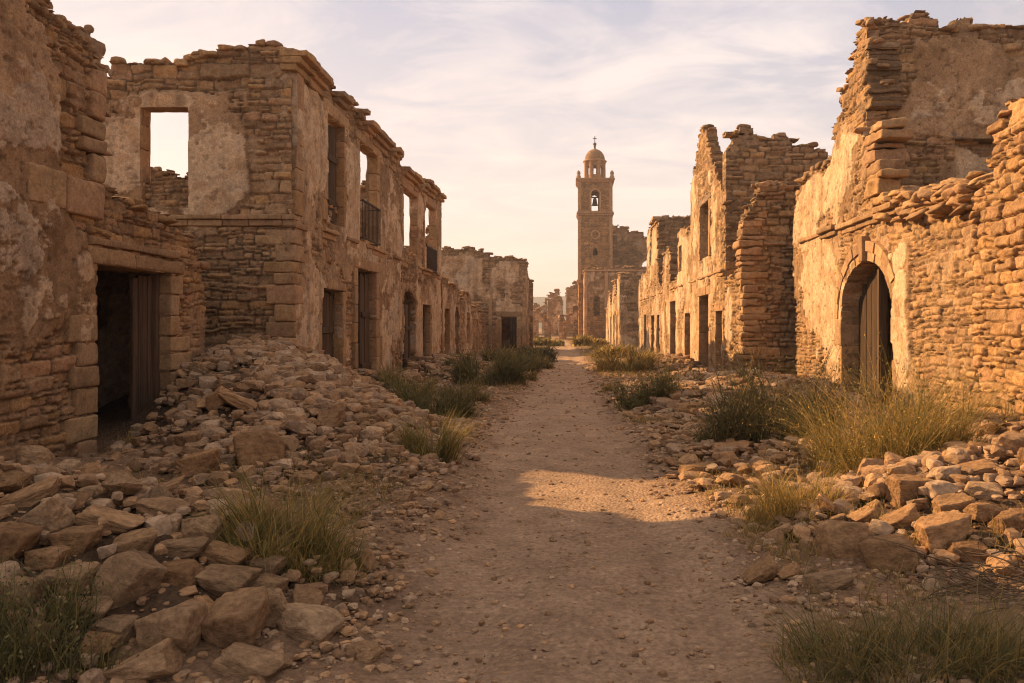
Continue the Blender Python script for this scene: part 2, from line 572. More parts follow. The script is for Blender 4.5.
def build_ground():
    xs = np.concatenate([-np.geomspace(420, 9.2, 34), np.arange(-9, 9, 0.045), np.geomspace(9.2, 420, 34)])
    ys = np.concatenate([-np.geomspace(80, 0.4, 20), np.arange(0, 2.6, 0.13), 2.6 * 1.0065 ** np.arange(0, 500), np.geomspace(68, 760, 50)])
    X, Y = np.meshgrid(xs, ys)
    Z = gz(X, Y)
    far = sm(150, 500, np.hypot(X, Y))
    Z = Z + far * 2.5 * fbm(X * 0.004, Y * 0.004, 3, 40)
    d = np.abs(X - path_x(Y)) / path_w(Y) + 0.30 * fbm(X * 1.1, Y * 1.1, 3, 5) + 0.12 * fbm(X * 5, Y * 5, 2, 6)
    pth = 1 - sm(0.7, 1.25, d)
    n = fbm(X * 0.9, Y * 0.9, 4, 12)[..., None]
    dirt = np.array((0.29, 0.20, 0.135)) * (1 + 0.25 * n)
    trail = np.array((0.42, 0.305, 0.215)) * (1 + 0.16 * n)
    olive = np.array((0.16, 0.135, 0.07))
    c = dirt + (trail - dirt) * pth[..., None]
    gr = (sm(0.1, 0.5, fbm(X * 0.35, Y * 0.35, 3, 31)) * sm(1.4, 2.4, d) * sm(14, 28, Y))[..., None] * 0.7
    c = c * (1 - gr) + olive * gr
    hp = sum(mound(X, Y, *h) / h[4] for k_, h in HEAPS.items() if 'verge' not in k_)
    c = c * (1 - 0.6 * sm(0.03, 0.25, hp + 0.08 * fbm(X * 2, Y * 2, 2, 8)))[..., None]      # heap earth darkened to paint the shaded gaps between stones
    mb = MB()
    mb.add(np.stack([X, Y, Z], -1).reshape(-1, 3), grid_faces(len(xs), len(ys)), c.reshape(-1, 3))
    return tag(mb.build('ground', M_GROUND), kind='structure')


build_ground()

# hills far behind
mb = MB()
hx = np.linspace(-415, 415, 160); hr = np.linspace(0, 1, 24)
HX, HR = np.meshgrid(hx, hr)
prof = 23 + 8 * fbm(HX * 0.005 + 4.0, HX * 0 + 2, 4, 77) + 5 * np.exp(-((HX + 40) / 90) ** 2)
HY = 520 + HR * 220
HZ = prof * np.sin(np.clip(HR * 1.25, 0, 1) * math.pi / 2) + 3 * fbm(HX * 0.025, HY * 0.025, 4, 8) * HR - 4 * (1 - HR)
hc = np.array((0.075, 0.085, 0.085)) * (1 + 0.35 * fbm(HX * 0.04, HY * 0.04, 4, 9))[..., None]
mb.add(np.stack([HX, HY, HZ], -1).reshape(-1, 3), grid_faces(160, 24), hc.reshape(-1, 3))
tag(mb.build('hills', M_FAR), kind='structure')


# the hazy evening air
HAZE = 0.0009
me = bpy.data.meshes.new('haze')
bx = [(x, y, z) for x in (-432, 432) for y in (-95, 775) for z in (-8, 46)]
me.from_pydata(bx, [], [(0, 1, 3, 2), (4, 6, 7, 5), (0, 4, 5, 1), (2, 3, 7, 6), (0, 2, 6, 4), (1, 5, 7, 3)])
hz = bpy.data.objects.new('haze', me)
COL.objects.link(hz)
mh = bpy.data.materials.new('haze_air'); mh.use_nodes = True
mh.node_tree.nodes.remove(mh.node_tree.nodes['Principled BSDF'])
pv = nd(mh.node_tree, 'ShaderNodeVolumePrincipled')
pv.inputs['Color'].default_value = (0.93, 0.92, 0.93, 1); pv.inputs['Density'].default_value = HAZE; pv.inputs['Anisotropy'].default_value = 0.35
mh.node_tree.links.new(pv.outputs[0], mh.node_tree.nodes['Material Output'].inputs['Volume'])
me.materials.append(mh)
tag(hz, kind='stuff')


# ------------------------------------------------------------------ masonry walls
def stone_layout(U, Z, seed, course, aspect, ashlar=None):
    """coursed rubble: for every point its stone, its distance to that stone's edge and the stone's centre"""
    rg = np.random.default_rng(seed)
    zt = Z + 0.07 * fbm(U * 0.7, Z * 0.9, 2, seed + 1) + 0.034 * fbm(U * 3.0, Z * 3.0, 2, seed + 2) + 0.014 * fbm(U * 11, Z * 11, 2, seed + 4)
    ut = U + 0.045 * fbm(U * 3.2, Z * 3.2, 2, seed + 3) + 0.02 * fbm(U * 10, Z * 10, 2, seed + 5)
    zlo, zhi = zt.min() - 0.05, zt.max() + 0.05
    edges = [zlo]
    while edges[-1] < zhi:
        edges.append(edges[-1] + rg.uniform(*course) * (1.0 if rg.random() > 0.12 else 1.5))
    edges = np.array(edges)
    k = np.clip(np.searchsorted(edges, zt) - 1, 0, len(edges) - 2)
    ulo, uhi = ut.min() - 0.1, ut.max() + 0.1
    n = U.shape
    sid = np.zeros(n, np.int64); dd = np.zeros(n); cu = np.zeros(n); cz = np.zeros(n); wd = np.zeros(n)
    base = 0
    for c in range(len(edges) - 1):
        m = k == c
        h = edges[c + 1] - edges[c]
        ws = rg.uniform(aspect[0], aspect[1], int((uhi - ulo) / (h * aspect[0]) + 3)) * h
        ws = ws * np.where(rg.random(len(ws)) < 0.2, 0.55, 1.0)
        ue = ulo - rg.uniform(0, 0.3) + np.concatenate([[0], np.cumsum(ws)])
        sp = np.where(rg.random(len(ue)) < 0.46, rg.uniform(0.3, 0.7, len(ue)), 2.0)
        sp2 = np.where(rg.random(len(ue)) < 0.5, rg.uniform(0.35, 0.65, len(ue)), 2.0)
        if m.any():
            uu, zz = ut[m], zt[m]
            j = np.clip(np.searchsorted(ue, uu) - 1, 0, len(ue) - 2)
            a0, a1 = ue[j].copy(), ue[j + 1].copy()
            b0, b1 = np.full(len(uu), edges[c]), np.full(len(uu), edges[c + 1])
            b = (zz - b0) / h
            s = sp[j]
            sub = (b > s).astype(int)
            hasz = s < 1.5
            ms = b0 + h * s
            b0 = np.where(hasz & (sub == 1), ms, b0); b1n = np.where(hasz & (sub == 0), ms, b1); b1 = b1n
            s2 = sp2[j]
            has2 = hasz & (s2 < 1.5) & (sub == 0)
            mu = a0 + (a1 - a0) * s2
            right = has2 & (uu > mu)
            a1 = np.where(has2 & ~right, mu, a1); a0 = np.where(right, mu, a0)
            code = j * 4 + sub * 2 + right
            du = np.minimum(uu - a0, a1 - uu); dz = np.minimum(zz - b0, b1 - zz)
            rr = np.minimum(0.035, 0.3 * np.minimum(a1 - a0, b1 - b0))
            d = rr - np.hypot(np.maximum(rr - du, 0), np.maximum(rr - dz, 0))
            d = np.where((du > rr) & (dz > rr), np.minimum(du, dz), d)
            sid[m] = base + code; dd[m] = d; cu[m] = (a0 + a1) / 2; cz[m] = (b0 + b1) / 2; wd[m] = np.minimum(a1 - a0, b1 - b0)
        base += (len(ue) + 1) * 4
    return sid, dd, cu, cz, wd


def hsh(i, s):
    return _h2(i, i * 0 + 7, s)


def in_opening(U, Z, o):
    if o[0] == 'r':
        return (U > o[1]) & (U < o[2]) & (Z > o[3]) & (Z < o[4])
    u0, u1, z0, zs, rise = o[1:6]
    t = (U - (u0 + u1) / 2) / ((u1 - u0) / 2)
    return (np.abs(t) < 1) & (Z > z0) & (Z < zs + rise * np.sqrt(np.clip(1 - t * t, 0, 1)))


TOPSTONES = [stone_shape(3, 500 + i, round_=1) for i in range(10)]
FLATS = [stone_shape(3, 560 + i, round_=0) for i in range(10)]


def add_stone(mb, shape, ctr, size, yaw, tilt, col, smooth=True):
    v, f = shape
    m = np.array(Euler((tilt[0], tilt[1], yaw)).to_matrix())
    v2 = (v * np.array(size) * 0.5) @ m.T + np.array(ctr)
    mb.add(v2, f, col, smooth)


def wall(name, parent, pl, u0, u1, z0, top, res, thick=0.55, openings=(), plaster=0.0, blobs=(), seed=1, course=(0.065, 0.2),
         aspect=(1.2, 3.4), relief=0.05, jag=0.10, mat=None, coping=0.6, copsize=1.0, tone=(1, 1, 1), holes=0.0, straight=False, smear=-0.38, finish=0.0):
    """one masonry wall: displaced stones, plaster patches, ragged top, real openings and thickness.
    plaster: threshold bias (-1 none .. +1 all); blobs: (u, z, ru, rz, weight)"""
    tp = np.array(top, float)
    nu = max(2, int(round((u1 - u0) / res))); zmax = tp[:, 1].max() + 0.15
    nz = max(2, int(round((zmax - z0) / res)))
    us = np.linspace(u0, u1, nu + 1); zs = np.linspace(z0, zmax, nz + 1)
    U, Z = np.meshgrid(us, zs)
    sid, dd, cu, cz, wd = stone_layout(U, Z, seed, course, aspect)
    # which cells stand
    Uc, Zc = np.meshgrid((us[1:] + us[:-1]) / 2, (zs[1:] + zs[:-1]) / 2)
    ci = (np.arange(nz)[:, None], np.arange(nu)[None, :])
    if straight:
        keep = Zc < np.interp(Uc, tp[:, 0], tp[:, 1])
    else:
        sC, cuC, czC = sid[:-1, :-1], cu[:-1, :-1], cz[:-1, :-1]
        keep = czC + jag * (hsh(sC, seed + 50) - 0.5) * 2 < np.interp(np.clip(cuC, u0, u1), tp[:, 0], tp[:, 1])
        if holes > 0:
            keep &= ~((hsh(sC, seed + 51) < holes) & (czC > 1.0))
    for o in openings:
        keep &= ~in_opening(Uc, Zc, o)
    # relief of the stones
    r1, r2, r3, r4 = (hsh(sid, seed + i) for i in range(4))
    ew = np.minimum(0.018 + 0.016 * r3, 0.24 * wd)
    t = np.clip((dd - 0.004) / ew, 0, 1)
    prof = np.sqrt(1 - (1 - t) ** 2)
    H = relief * (prof - 0.7) + relief * 1.35 * (r1 - 0.6) * (0.35 + 0.65 * t)
    H += relief * 0.5 * ((r2 - 0.5) * (Z - cz) * 1.6 + (r3 - 0.5) * (U - cu) * 0.8) / 0.12 * t
    chip = fbm(U * 6 + r1 * 40, Z * 9 + r2 * 40, 4, seed + 9, 0.6)
    H += relief * 0.42 * chip * (0.3 + 0.7 * t) + 0.010 * fbm(U * 21, Z * 21, 3, seed + 8) + 0.03 * fbm(U * 0.6, Z * 0.6, 2, seed + 10)
    C = PAL[(r4 * 5.999).astype(int)] * (0.76 + 0.44 * r2)[..., None] * (1 + 0.18 * chip)[..., None]
    jt = (1 - sm(0.002, max(0.016, res * 0.95), dd))[..., None] * (0.55 + 0.45 * sm(-0.3, 0.3, fbm(U * 2.3, Z * 2.3, 2, seed + 13)))[..., None]
    C = C * (1 - jt) + MORTAR * 0.5 * jt
    # old mortar smeared over the stones
    sf = fbm(U * 1.3, Z * 1.3, 3, seed + 14) + 0.5 * fbm(U * 6, Z * 6, 3, seed + 15) + smear
    smr = sm(0.0, 0.25, sf)
    HS = 0.0 * H + relief * (-0.05 + 0.35 * fbm(U * 4, Z * 4, 4, seed + 16) + 0.25 * fbm(U * 14, Z * 14, 3, seed + 17)) + 0.03 * fbm(U * 0.6, Z * 0.6, 2, seed + 10)
    H = H * (1 - smr) + np.maximum(HS, H - 0.02) * smr
    C = C * (1 - 0.75 * smr[..., None]) + MORTAR * (1.08 + 0.2 * fbm(U * 5, Z * 5, 3, seed + 18))[..., None] * 0.75 * smr[..., None]
    C = C * (1 + 0.16 * fbm(U * 0.5, Z * 0.5, 3, seed + 12))[..., None]
    # plaster
    f = fbm(U * 0.55, Z * 0.55, 3, seed + 20) * 0.7 + fbm(U * 2.1, Z * 2.1, 4, seed + 21) * 0.5 + plaster
    for (bu, bz, ru, rz, w) in blobs:
        q = ((U - bu) / ru) ** 2 + ((Z - bz) / rz) ** 2
        f = f + w * np.clip(1.25 - q, -0.05, 1)
    f = f + 0.12 * fbm(U * 9, Z * 9, 3, seed + 22) - 0.35 * (jt[..., 0]) * 0.2
    f = f - 0.9 * sm(-0.5, 0.0, Z - np.interp(U, tp[:, 0], tp[:, 1]))
    pm = sm(0.0, 0.022, f)
    soft = sm(0.0, 0.5, f)
    HP = 0.042 + 0.010 * fbm(U * 1.8, Z * 1.8, 4, seed + 23) + 0.004 * fbm(U * 16, Z * 16, 3, seed + 24) + 0.03 * fbm(U * 0.6, Z * 0.6, 2, seed + 10) + 0.008 * soft
    thin = (1 - sm(0.05, 0.22, f)) * 0.25                      # plaster thins out so the stones read through
    HP = HP * (1 - thin) + (H + 0.02) * thin
    # pock marks and cracks
    pk = fbm(U * 11, Z * 11, 2, seed + 30)
    HP = HP - 0.016 * sm(0.42, 0.6, pk)
    crk = np.abs(fbm(U * 1.1 + 0.2 * fbm(U * 5, Z * 5, 2, 3), Z * 1.1, 3, seed + 31))
    ck = (1 - sm(0.0, 0.018, crk)) * sm(-0.1, 0.4, fbm(U * 0.8, Z * 0.8, 2, seed + 32))
    HP = HP - 0.02 * ck
    n1 = fbm(U * 0.9, Z * 0.9, 4, seed + 25)[..., None]; n2 = fbm(U * 3.1, Z * 3.1, 4, seed + 26)[..., None]
    CP = PL2 * 0.92 + (PL1 - PL2) * sm(-0.2, 0.4, n1 + 0.4 * n2) - np.array((0.07, 0.055, 0.04)) * sm(0.15, 0.5, n2 - 0.4 * n1)
    # the pale finish coat survives in crisp patches on the rough coat
    f2 = f - 0.30 + finish + 0.55 * fbm(U * 0.95, Z * 0.95, 3, seed + 33) + 0.28 * fbm(U * 4.3, Z * 4.3, 3, seed + 34)
    p2 = sm(0.0, 0.02, f2)
    HP = HP + 0.020 * p2 + 0.006 * (1 - p2) * fbm(U * 9, Z * 9, 4, seed + 35)
    CP2 = PL3 * 1.02 + (PL1 * 1.02 - PL3) * sm(-0.1, 0.4, n2 + 0.3 * n1)
    gp = sm(0.1, 0.4, fbm(U * 0.8, Z * 0.8, 3, seed + 36))[..., None]
    CP2 = CP2 * (1 - 0.55 * gp) + np.array((0.44, 0.365, 0.29)) * 0.55 * gp
    CP = CP + (CP2 - CP) * p2[..., None]
    streak = fbm(U * 4.5, Z * 0.5, 3, seed + 27)[..., None]
    CP = CP * (1 - 0.25 * sm(0.1, 0.6, streak)) * (1 - 0.45 * ck[..., None]) * (1 - 0.3 * sm(0.42, 0.6, pk)[..., None])
    H = H * (1 - pm) + HP * pm
    C = C * (1 - pm[..., None]) + CP * pm[..., None]
    foot_dark = sm(0.9, 0.0, Z - z0 - 0.4 * fbm(U * 1.2, Z * 0, 2, seed + 28))[..., None] if z0 < 1 else 0
    C = C * (1 - 0.22 * foot_dark) * np.array(tone)  # darker towards the foot of the wall
    mb = MB()
    gi = np.arange((nu + 1) * (nz + 1)).reshape(nz + 1, nu + 1)
    K = np.argwhere(keep)
    i, j = K[:, 0], K[:, 1]
    quads = np.stack([gi[i, j], gi[i, j + 1], gi[i + 1, j + 1], gi[i + 1, j]], 1)
    used = np.zeros(gi.size, bool); used[quads.ravel()] = True
    remap = np.cumsum(used) - 1
    VF = pl.P(U, Z, H).reshape(-1, 3)
    HB = -thick + 0.03 * fbm(U * 4, Z * 4, 2, seed + 40)
    VBk = pl.P(U, Z, HB).reshape(-1, 3)
    CF = C.reshape(-1, 3)
    fq = remap[quads]
    if not pl.flip:
        front, back = fq, fq[:, ::-1]
    else:
        front, back = fq[:, ::-1], fq
    mb.add(VF[used], front, CF[used])
    mb.add(VBk[used], back, CF[used] * 0.95)
    # sides of the wall along every open edge
    kp = np.pad(keep, 1)
    sides = []
    for di, dj, (a, b) in ((-1, 0, (0, 1)), (1, 0, (2, 3)), (0, -1, (3, 0)), (0, 1, (1, 2))):
        nb = kp[1 + i + di, 1 + j + dj]
        s = ~nb
        if di == -1:
            s &= i > 0
        sides.append(quads[s][:, [a, b]])
    sd = np.concatenate(sides)
    rows = 5
    ev, inv = np.unique(sd.ravel(), return_inverse=True)
    inv = inv.reshape(-1, 2)
    ts = np.linspace(0, 1, rows)
    P0, P1 = VF[ev], VBk[ev]
    strip = []
    for q, tt in enumerate(ts):
        p = P0 * (1 - tt) + P1 * tt
        if 0 < q < rows - 1:
            amp = relief * 0.7
            p = p + np.stack([vn3(p * 6, 3), vn3(p * 6, 4), vn3(p * 6, 5)], 1) * amp
        strip.append(p)
    SV = np.concatenate(strip); m = len(ev)
    sc = np.concatenate([CF[ev] * 0.97] * rows)
    fs = []
    for q in range(rows - 1):
        fs.append(np.stack([inv[:, 0] + q * m, inv[:, 0] + (q + 1) * m, inv[:, 1] + (q + 1) * m, inv[:, 1] + q * m], 1))
    fs = np.concatenate(fs)
    if pl.flip:
        fs = fs[:, ::-1]
    mb.add(SV, fs, sc, False)
    # loose stones lying on the broken top
    if coping > 0:
        rg = np.random.default_rng(seed + 99)
        upm = ~kp[2 + i, 1 + j]
        ii, jj = i[upm], j[upm]
        U2, Z2 = (us[jj] + us[np.minimum(jj + 1, nu)]) / 2, zs[np.minimum(ii + 1, nz)]
        okk = np.ones(len(U2), bool)
        for o in openings:
            okk &= ~in_opening(U2, Z2 + res * 0.6, o) & ~in_opening(U2, Z2 + res * 1.6, o)
        U2, Z2 = U2[okk], Z2[okk]
        step = 0.24 * copsize
        prob = min(1.0, res / step * 1.0) * coping * 2.0
        sel = rg.random(len(U2)) < prob
        for (u, z) in zip(U2[sel], Z2[sel]):
            L_ = rg.uniform(0.14, 0.38) * copsize; hh = rg.uniform(0.07, 0.16) * copsize; w_ = rg.uniform(0.18, 0.36) * copsize
            c_ = PAL[rg.integers(6)] * rg.uniform(0.75, 1.15) * np.array(tone)
            ctr = pl.P(u, z + hh * 0.18, rg.uniform(-thick + 0.12, 0.0))
            yaw = rg.normal(0, 0.3) + (0 if abs(pl.A[0]) > 0.5 else math.pi / 2)
            add_stone(mb, TOPSTONES[rg.integers(10)], ctr, (L_, w_, hh), yaw, (rg.normal(0, 0.1), rg.normal(0, 0.1)), c_)
    return mb.build(name, mat or M_WALL, parent)


def dress(seed, k=1.0):
    rg = np.random.default_rng(seed)
    return PAL[rg.integers(6)] * rg.uniform(0.85, 1.1) * k


def frame(parent, pl, u0, u1, z0, z1, w=0.2, h=0.05, depth=0.35, lint=0.26, seed=0, jambs=True, over=0.06, mat=None, wood_lintel=False, tone=1.0):
    """stone door or window surround: lintel and jambs, standing proud of the wall"""
    mt = mat or M_DRESSED
    mb = MB()
    if wood_lintel:
        rough_box(mb, pl, u0 - w - over, u1 + w + over, z1, z1 + lint * 0.6, -depth, h * 0.6, (1, 1, 1), 0.02, 0.015, 0.15, seed)
        mb.build('lintel', M_WOODG, parent)
    else:
        n = 1 if u1 - u0 < 1.5 else 3
        e = np.linspace(u0 - w - over, u1 + w + over, n + 1)
        for q in range(n):
            rough_box(mb, pl, e[q] + 0.004, e[q + 1] - 0.004, z1, z1 + lint + 0.02 * ((q * 7 + seed) % 3 - 1), -depth, h + 0.006 * (q % 2), dress(seed + q, tone), 0.022, 0.02, 0.12, seed + q)
        mb.build('lintel', mt, parent)
    if jambs:
        for s, (a, b) in enumerate(((u0 - w, u0 + 0.02), (u1 - 0.02, u1 + w))):
            mb = MB(); z = z0; q = 0
            rg = np.random.default_rng(seed * 5 + s)
            while z < z1 - 0.02:
                zz = min(z1 - 0.003, z + rg.uniform(0.35, 0.75))
                if z1 - zz < 0.15: zz = z1 - 0.003
                ext = rg.uniform(0, 0.06)
                rough_box(mb, pl, a - (ext if s == 0 else 0), b + (ext if s == 1 else 0), z + 0.004, zz - 0.004, -depth, h - rg.uniform(0, 0.015), dress(seed * 7 + s * 31 + q, tone), 0.02, 0.018, 0.12, seed + s * 9 + q)
                z = zz; q += 1
            mb.build('jamb', mt, parent)


def planks(parent, pl, u0, u1, z0, z1, h, seed=0, name='door', mat=None, ztop=None, n=None, thick=0.05, tone=1.0, rails=True):
    """an old plank door leaf"""
    rg = np.random.default_rng(seed)
    n = n or max(2, int((u1 - u0) / 0.2))
    e = np.linspace(u0, u1, n + 1)
    mb = MB()
    for q in range(n):
        zt = z1 - abs(rg.normal(0, 0.03)) if ztop is None else ztop((e[q] + e[q + 1]) / 2)
        off = rg.uniform(-0.012, 0.012)
        rough_box(mb, pl, e[q] + 0.006, e[q + 1] - 0.006, z0 + rg.uniform(0, 0.06), zt, h - thick + off, h + off, np.ones(3) * rg.uniform(0.7, 1.25) * tone, 0.008, 0.006, 0.25, seed + q)
    for zz in (z0 + (z1 - z0) * 0.18, z0 + (z1 - z0) * 0.62) if rails else ():
        rough_box(mb, pl, u0 + 0.03, u1 - 0.03, zz, zz + 0.13, h + 0.016, h + 0.05, np.ones(3) * rg.uniform(0.8, 1.1) * tone, 0.008, 0.006, 0.3, seed + 40)
    return mb.build(name, mat or M_WOOD, parent)


def ledge(parent, pl, segs, profile, name='string_course', seed=0, gap=0.25, mat=None, blk=(0.45, 0.95), bev=0.02, rough=0.02, tone=1.0):
    """a moulded course of stones along a wall; segs: (u0, u1, z); profile: (dz0, dz1, h) steps; gap: chance a stone has fallen"""
    rg = np.random.default_rng(seed)
    mb = MB()
    for (a, b, z) in segs:
        u = a
        while u < b - 0.1:
            v = min(b, u + rg.uniform(*blk))
            if b - v < 0.2: v = b
            if rg.random() > gap:
                c = dress(int(rg.integers(9999)), tone); dz = rg.normal(0, 0.012); dh = rg.normal(0, 0.015)
                for q, (z0_, z1_, hh) in enumerate(profile):
                    if rg.random() < 0.12 and q == len(profile) - 1: continue
                    rough_box(mb, pl, u + 0.003, v - 0.003, z + z0_ + dz, z + z1_ + dz, -0.2 - 0.004 * q, hh + dh - rg.uniform(0, 0.02), c * rg.uniform(0.93, 1.07), bev, rough, 0.14, int(rg.integers(999)))
            elif mb.n:
                mb.build(name, mat or M_DRESSED, parent); mb = MB()
            u = v
        if mb.n:
            mb.build(name, mat or M_DRESSED, parent); mb = MB()


def quoins(parent, x, y, sx, sy, z0, z1, seed=0, big=(0.5, 0.75), small=(0.28, 0.4), hh=(0.26, 0.4), out=0.035, name='quoin', miss=0.1, tone=1.0):
    """alternating dressed corner blocks; the corner is at x, y and the walls run to sx, sy (+1/-1) from it"""
    rg = np.random.default_rng(seed)
    pl = Plane((0, 0, 0), (1, 0, 0), (0, -1, 0))
    mb = MB(); z = z0; k = 0
    while z < z1 - 0.1:
        h = min(rg.uniform(*hh), z1 - z)
        lx = rg.uniform(*(big if k % 2 else small)); ly = rg.uniform(*(small if k % 2 else big))
        if rg.random() > miss:
            o1, o2 = out + rg.uniform(-0.02, 0.02), out + rg.uniform(-0.02, 0.02)
            rough_box(mb, pl, x - sx * o1, x + sx * lx, z + 0.006, z + h - 0.006, -(y - sy * o2), -(y + sy * ly), dress(seed + k, tone), 0.028, 0.03, 0.11, seed + k)
        z += h; k += 1
    return mb.build(name, M_DRESSED, parent)


def slab(parent, x0, x1, y0, y1, z0, z1, name='shade_floor', mat=None, col=(0.28, 0.2, 0.13)):  # unseen floors added so the rooms behind the doorways stay dark
    mb = MB()
    rough_box(mb, Plane((0, 0, 0), (1, 0, 0), (0, -1, 0)), x0, x1, z0, z1, -y1, -y0, col, 0.02, 0.0, 1.5, 3)
    return mb.build(name, mat or M_RUBBLE, parent)


def lathe(mb, cx, cy, prof, n=24, col=(0.4, 0.28, 0.18), a0=0.0, smooth=True):
    th = np.linspace(0, 2 * math.pi, n + 1) + a0
    v = np.array([[(cx + r * math.cos(t), cy + r * math.sin(t), z) for t in th] for r, z in prof])
    mb.add(v.reshape(-1, 3), grid_faces(n + 1, len(prof)), col, smooth)


# ================================================================== LEFT: near house with the plank door
def house_near_left():
    x = -6.1
    pl = planeX(x, 1)
    h = empty('ruined_house', (x, 9.0, 0), 'nearest ruined house on the left with peeling plaster and a dark plank doorway', 'house', 'ruined houses')
    top = [(2.6, 7.6), (7.6, 7.4), (8.6, 6.6), (9.1, 5.75), (9.3, 5.45), (9.6, 5.3), (10.0, 5.1), (10.28, 4.9), (10.33, 3.35), (11.4, 3.22), (12.5, 3.1), (13.0, 3.0), (13.3, 2.2)]  # near end, out of view, raised to cast shade on the foreground
    wall('wall', h, pl, 2.6, 13.3, -0.3, top, 0.019, 0.6, openings=[('r', 10.2, 12.08, -0.4, 2.38)],
         plaster=-0.08, blobs=[(9.0, 2.4, 0.7, 1.0, 0.4), (9.3, 0.9, 0.7, 0.7, -0.5), (8.9, 4.3, 0.4, 1.0, 0.5), (9.9, 4.0, 0.45, 1.4, -0.9), (9.95, 2.0, 0.28, 0.7, 0.55), (10.0, 0.6, 0.3, 0.7, -0.9), (11.3, 2.9, 1.3, 0.35, -1.0), (12.7, 1.5, 0.6, 1.5, -0.6)],
         seed=11, finish=-0.28, relief=0.052, course=(0.075, 0.2), aspect=(1.2, 3.0), tone=(0.92, 0.88, 0.85), coping=0.7)
    # big dressed blocks: under the tall corner and up its edge
    mb = MB()
    rg = np.random.default_rng(4)
    for (a, b, z0, z1) in ((8.9, 9.55, 2.98, 3.42), (9.57, 10.33, 2.95, 3.4)):
        rough_box(mb, pl, a, b, z0, z1, -0.4, 0.075, dress(int(rg.integers(99)), 0.9), 0.04, 0.04, 0.09, int(rg.integers(99)))
    z = 3.42
    while z < 4.75:
        hh = rg.uniform(0.16, 0.36); L_ = rg.uniform(0.22, 0.5)
        rough_box(mb, pl, 10.33 - L_, 10.35 + rg.uniform(-0.03, 0.04), z + 0.006, z + hh - 0.006, -0.5, 0.07 + rg.uniform(-0.02, 0.03), dress(int(rg.integers(99)), 0.9), 0.04, 0.04, 0.09, int(rg.integers(99)))
        z += hh
    mb.build('quoin', M_DRESSED, h)
    # door surround: blocks left below, blocks right, long lintel
    mb = MB()
    z = -0.2
    while z < 1.45:
        hh = rg.uniform(0.24, 0.36)
        w_ = rg.uniform(0.3, 0.62)
        rough_box(mb, pl, 10.22 - w_, 10.22, z + 0.006, z + hh - 0.006, -0.5, 0.05 + rg.uniform(-0.01, 0.025), dress(int(rg.integers(99)), 0.88), 0.03, 0.03, 0.09, int(rg.integers(99)))
        z += hh
    mb.build('jamb', M_DRESSED, h)
    mb = MB(); z = -0.2
    while z < 2.36:
        hh = min(rg.uniform(0.24, 0.36), 2.37 - z)
        w_ = rg.uniform(0.25, 0.7)
        rough_box(mb, pl, 12.06, 12.06 + w_, z + 0.006, z + hh - 0.006, -0.5, 0.05 + rg.uniform(-0.01, 0.025), dress(int(rg.integers(99)), 0.95), 0.03, 0.03, 0.09, int(rg.integers(99)))
        z += hh
    mb.build('jamb', M_DRESSED, h)
    mb = MB()
    for (a, b, z0, z1) in ((10.0, 11.05, 2.38, 2.6), (11.06, 12.45, 2.385, 2.57)):
        rough_box(mb, pl, a, b, z0, z1, -0.5, 0.08, dress(int(rg.integers(99)), 0.9), 0.03, 0.03, 0.1, int(rg.integers(99)))
    rough_box(mb, pl, 10.0, 12.3, 2.61, 2.72, -0.3, 0.10, dress(5, 0.85), 0.03, 0.03, 0.12, 8)
    mb.build('lintel', M_DRESSED, h)
    planks(h, pl, 11.5, 12.02, 0.0, 2.34, -0.20, seed=3, n=4, rails=False)
    mb = MB()
    rough_box(mb, pl, 11.98, 12.08, 0, 2.37, -0.4, -0.12, (1.2, 1.2, 1.2), 0.012, 0.01, 0.2, 3)
    mb.build('door_frame', M_WOOD, h)
    wall('inner_wall', h, planeX(-8.9, 1), 6.0, 13.28, -0.3, [(6, 4.2), (13.3, 3.0)], 0.06, 0.4, seed=14, coping=0, plaster=0.0, tone=(0.9, 0.85, 0.8))
    wall('inner_wall', h, planeY(13.3, -1), -9.5, -6.72, -0.3, [(-9.5, 2.95), (-6.7, 2.95)], 0.05, 0.4, seed=15, coping=0.6)
    wall('inner_wall', h, planeY(9.0, 1), -8.9, -6.72, -0.3, [(-8.9, 3.0), (-6.7, 4.0)], 0.06, 0.4, seed=16, coping=0)
    slab(h, -9.25, -6.72, 8.7, 13.45, 2.78, 2.95)


house_near_left()


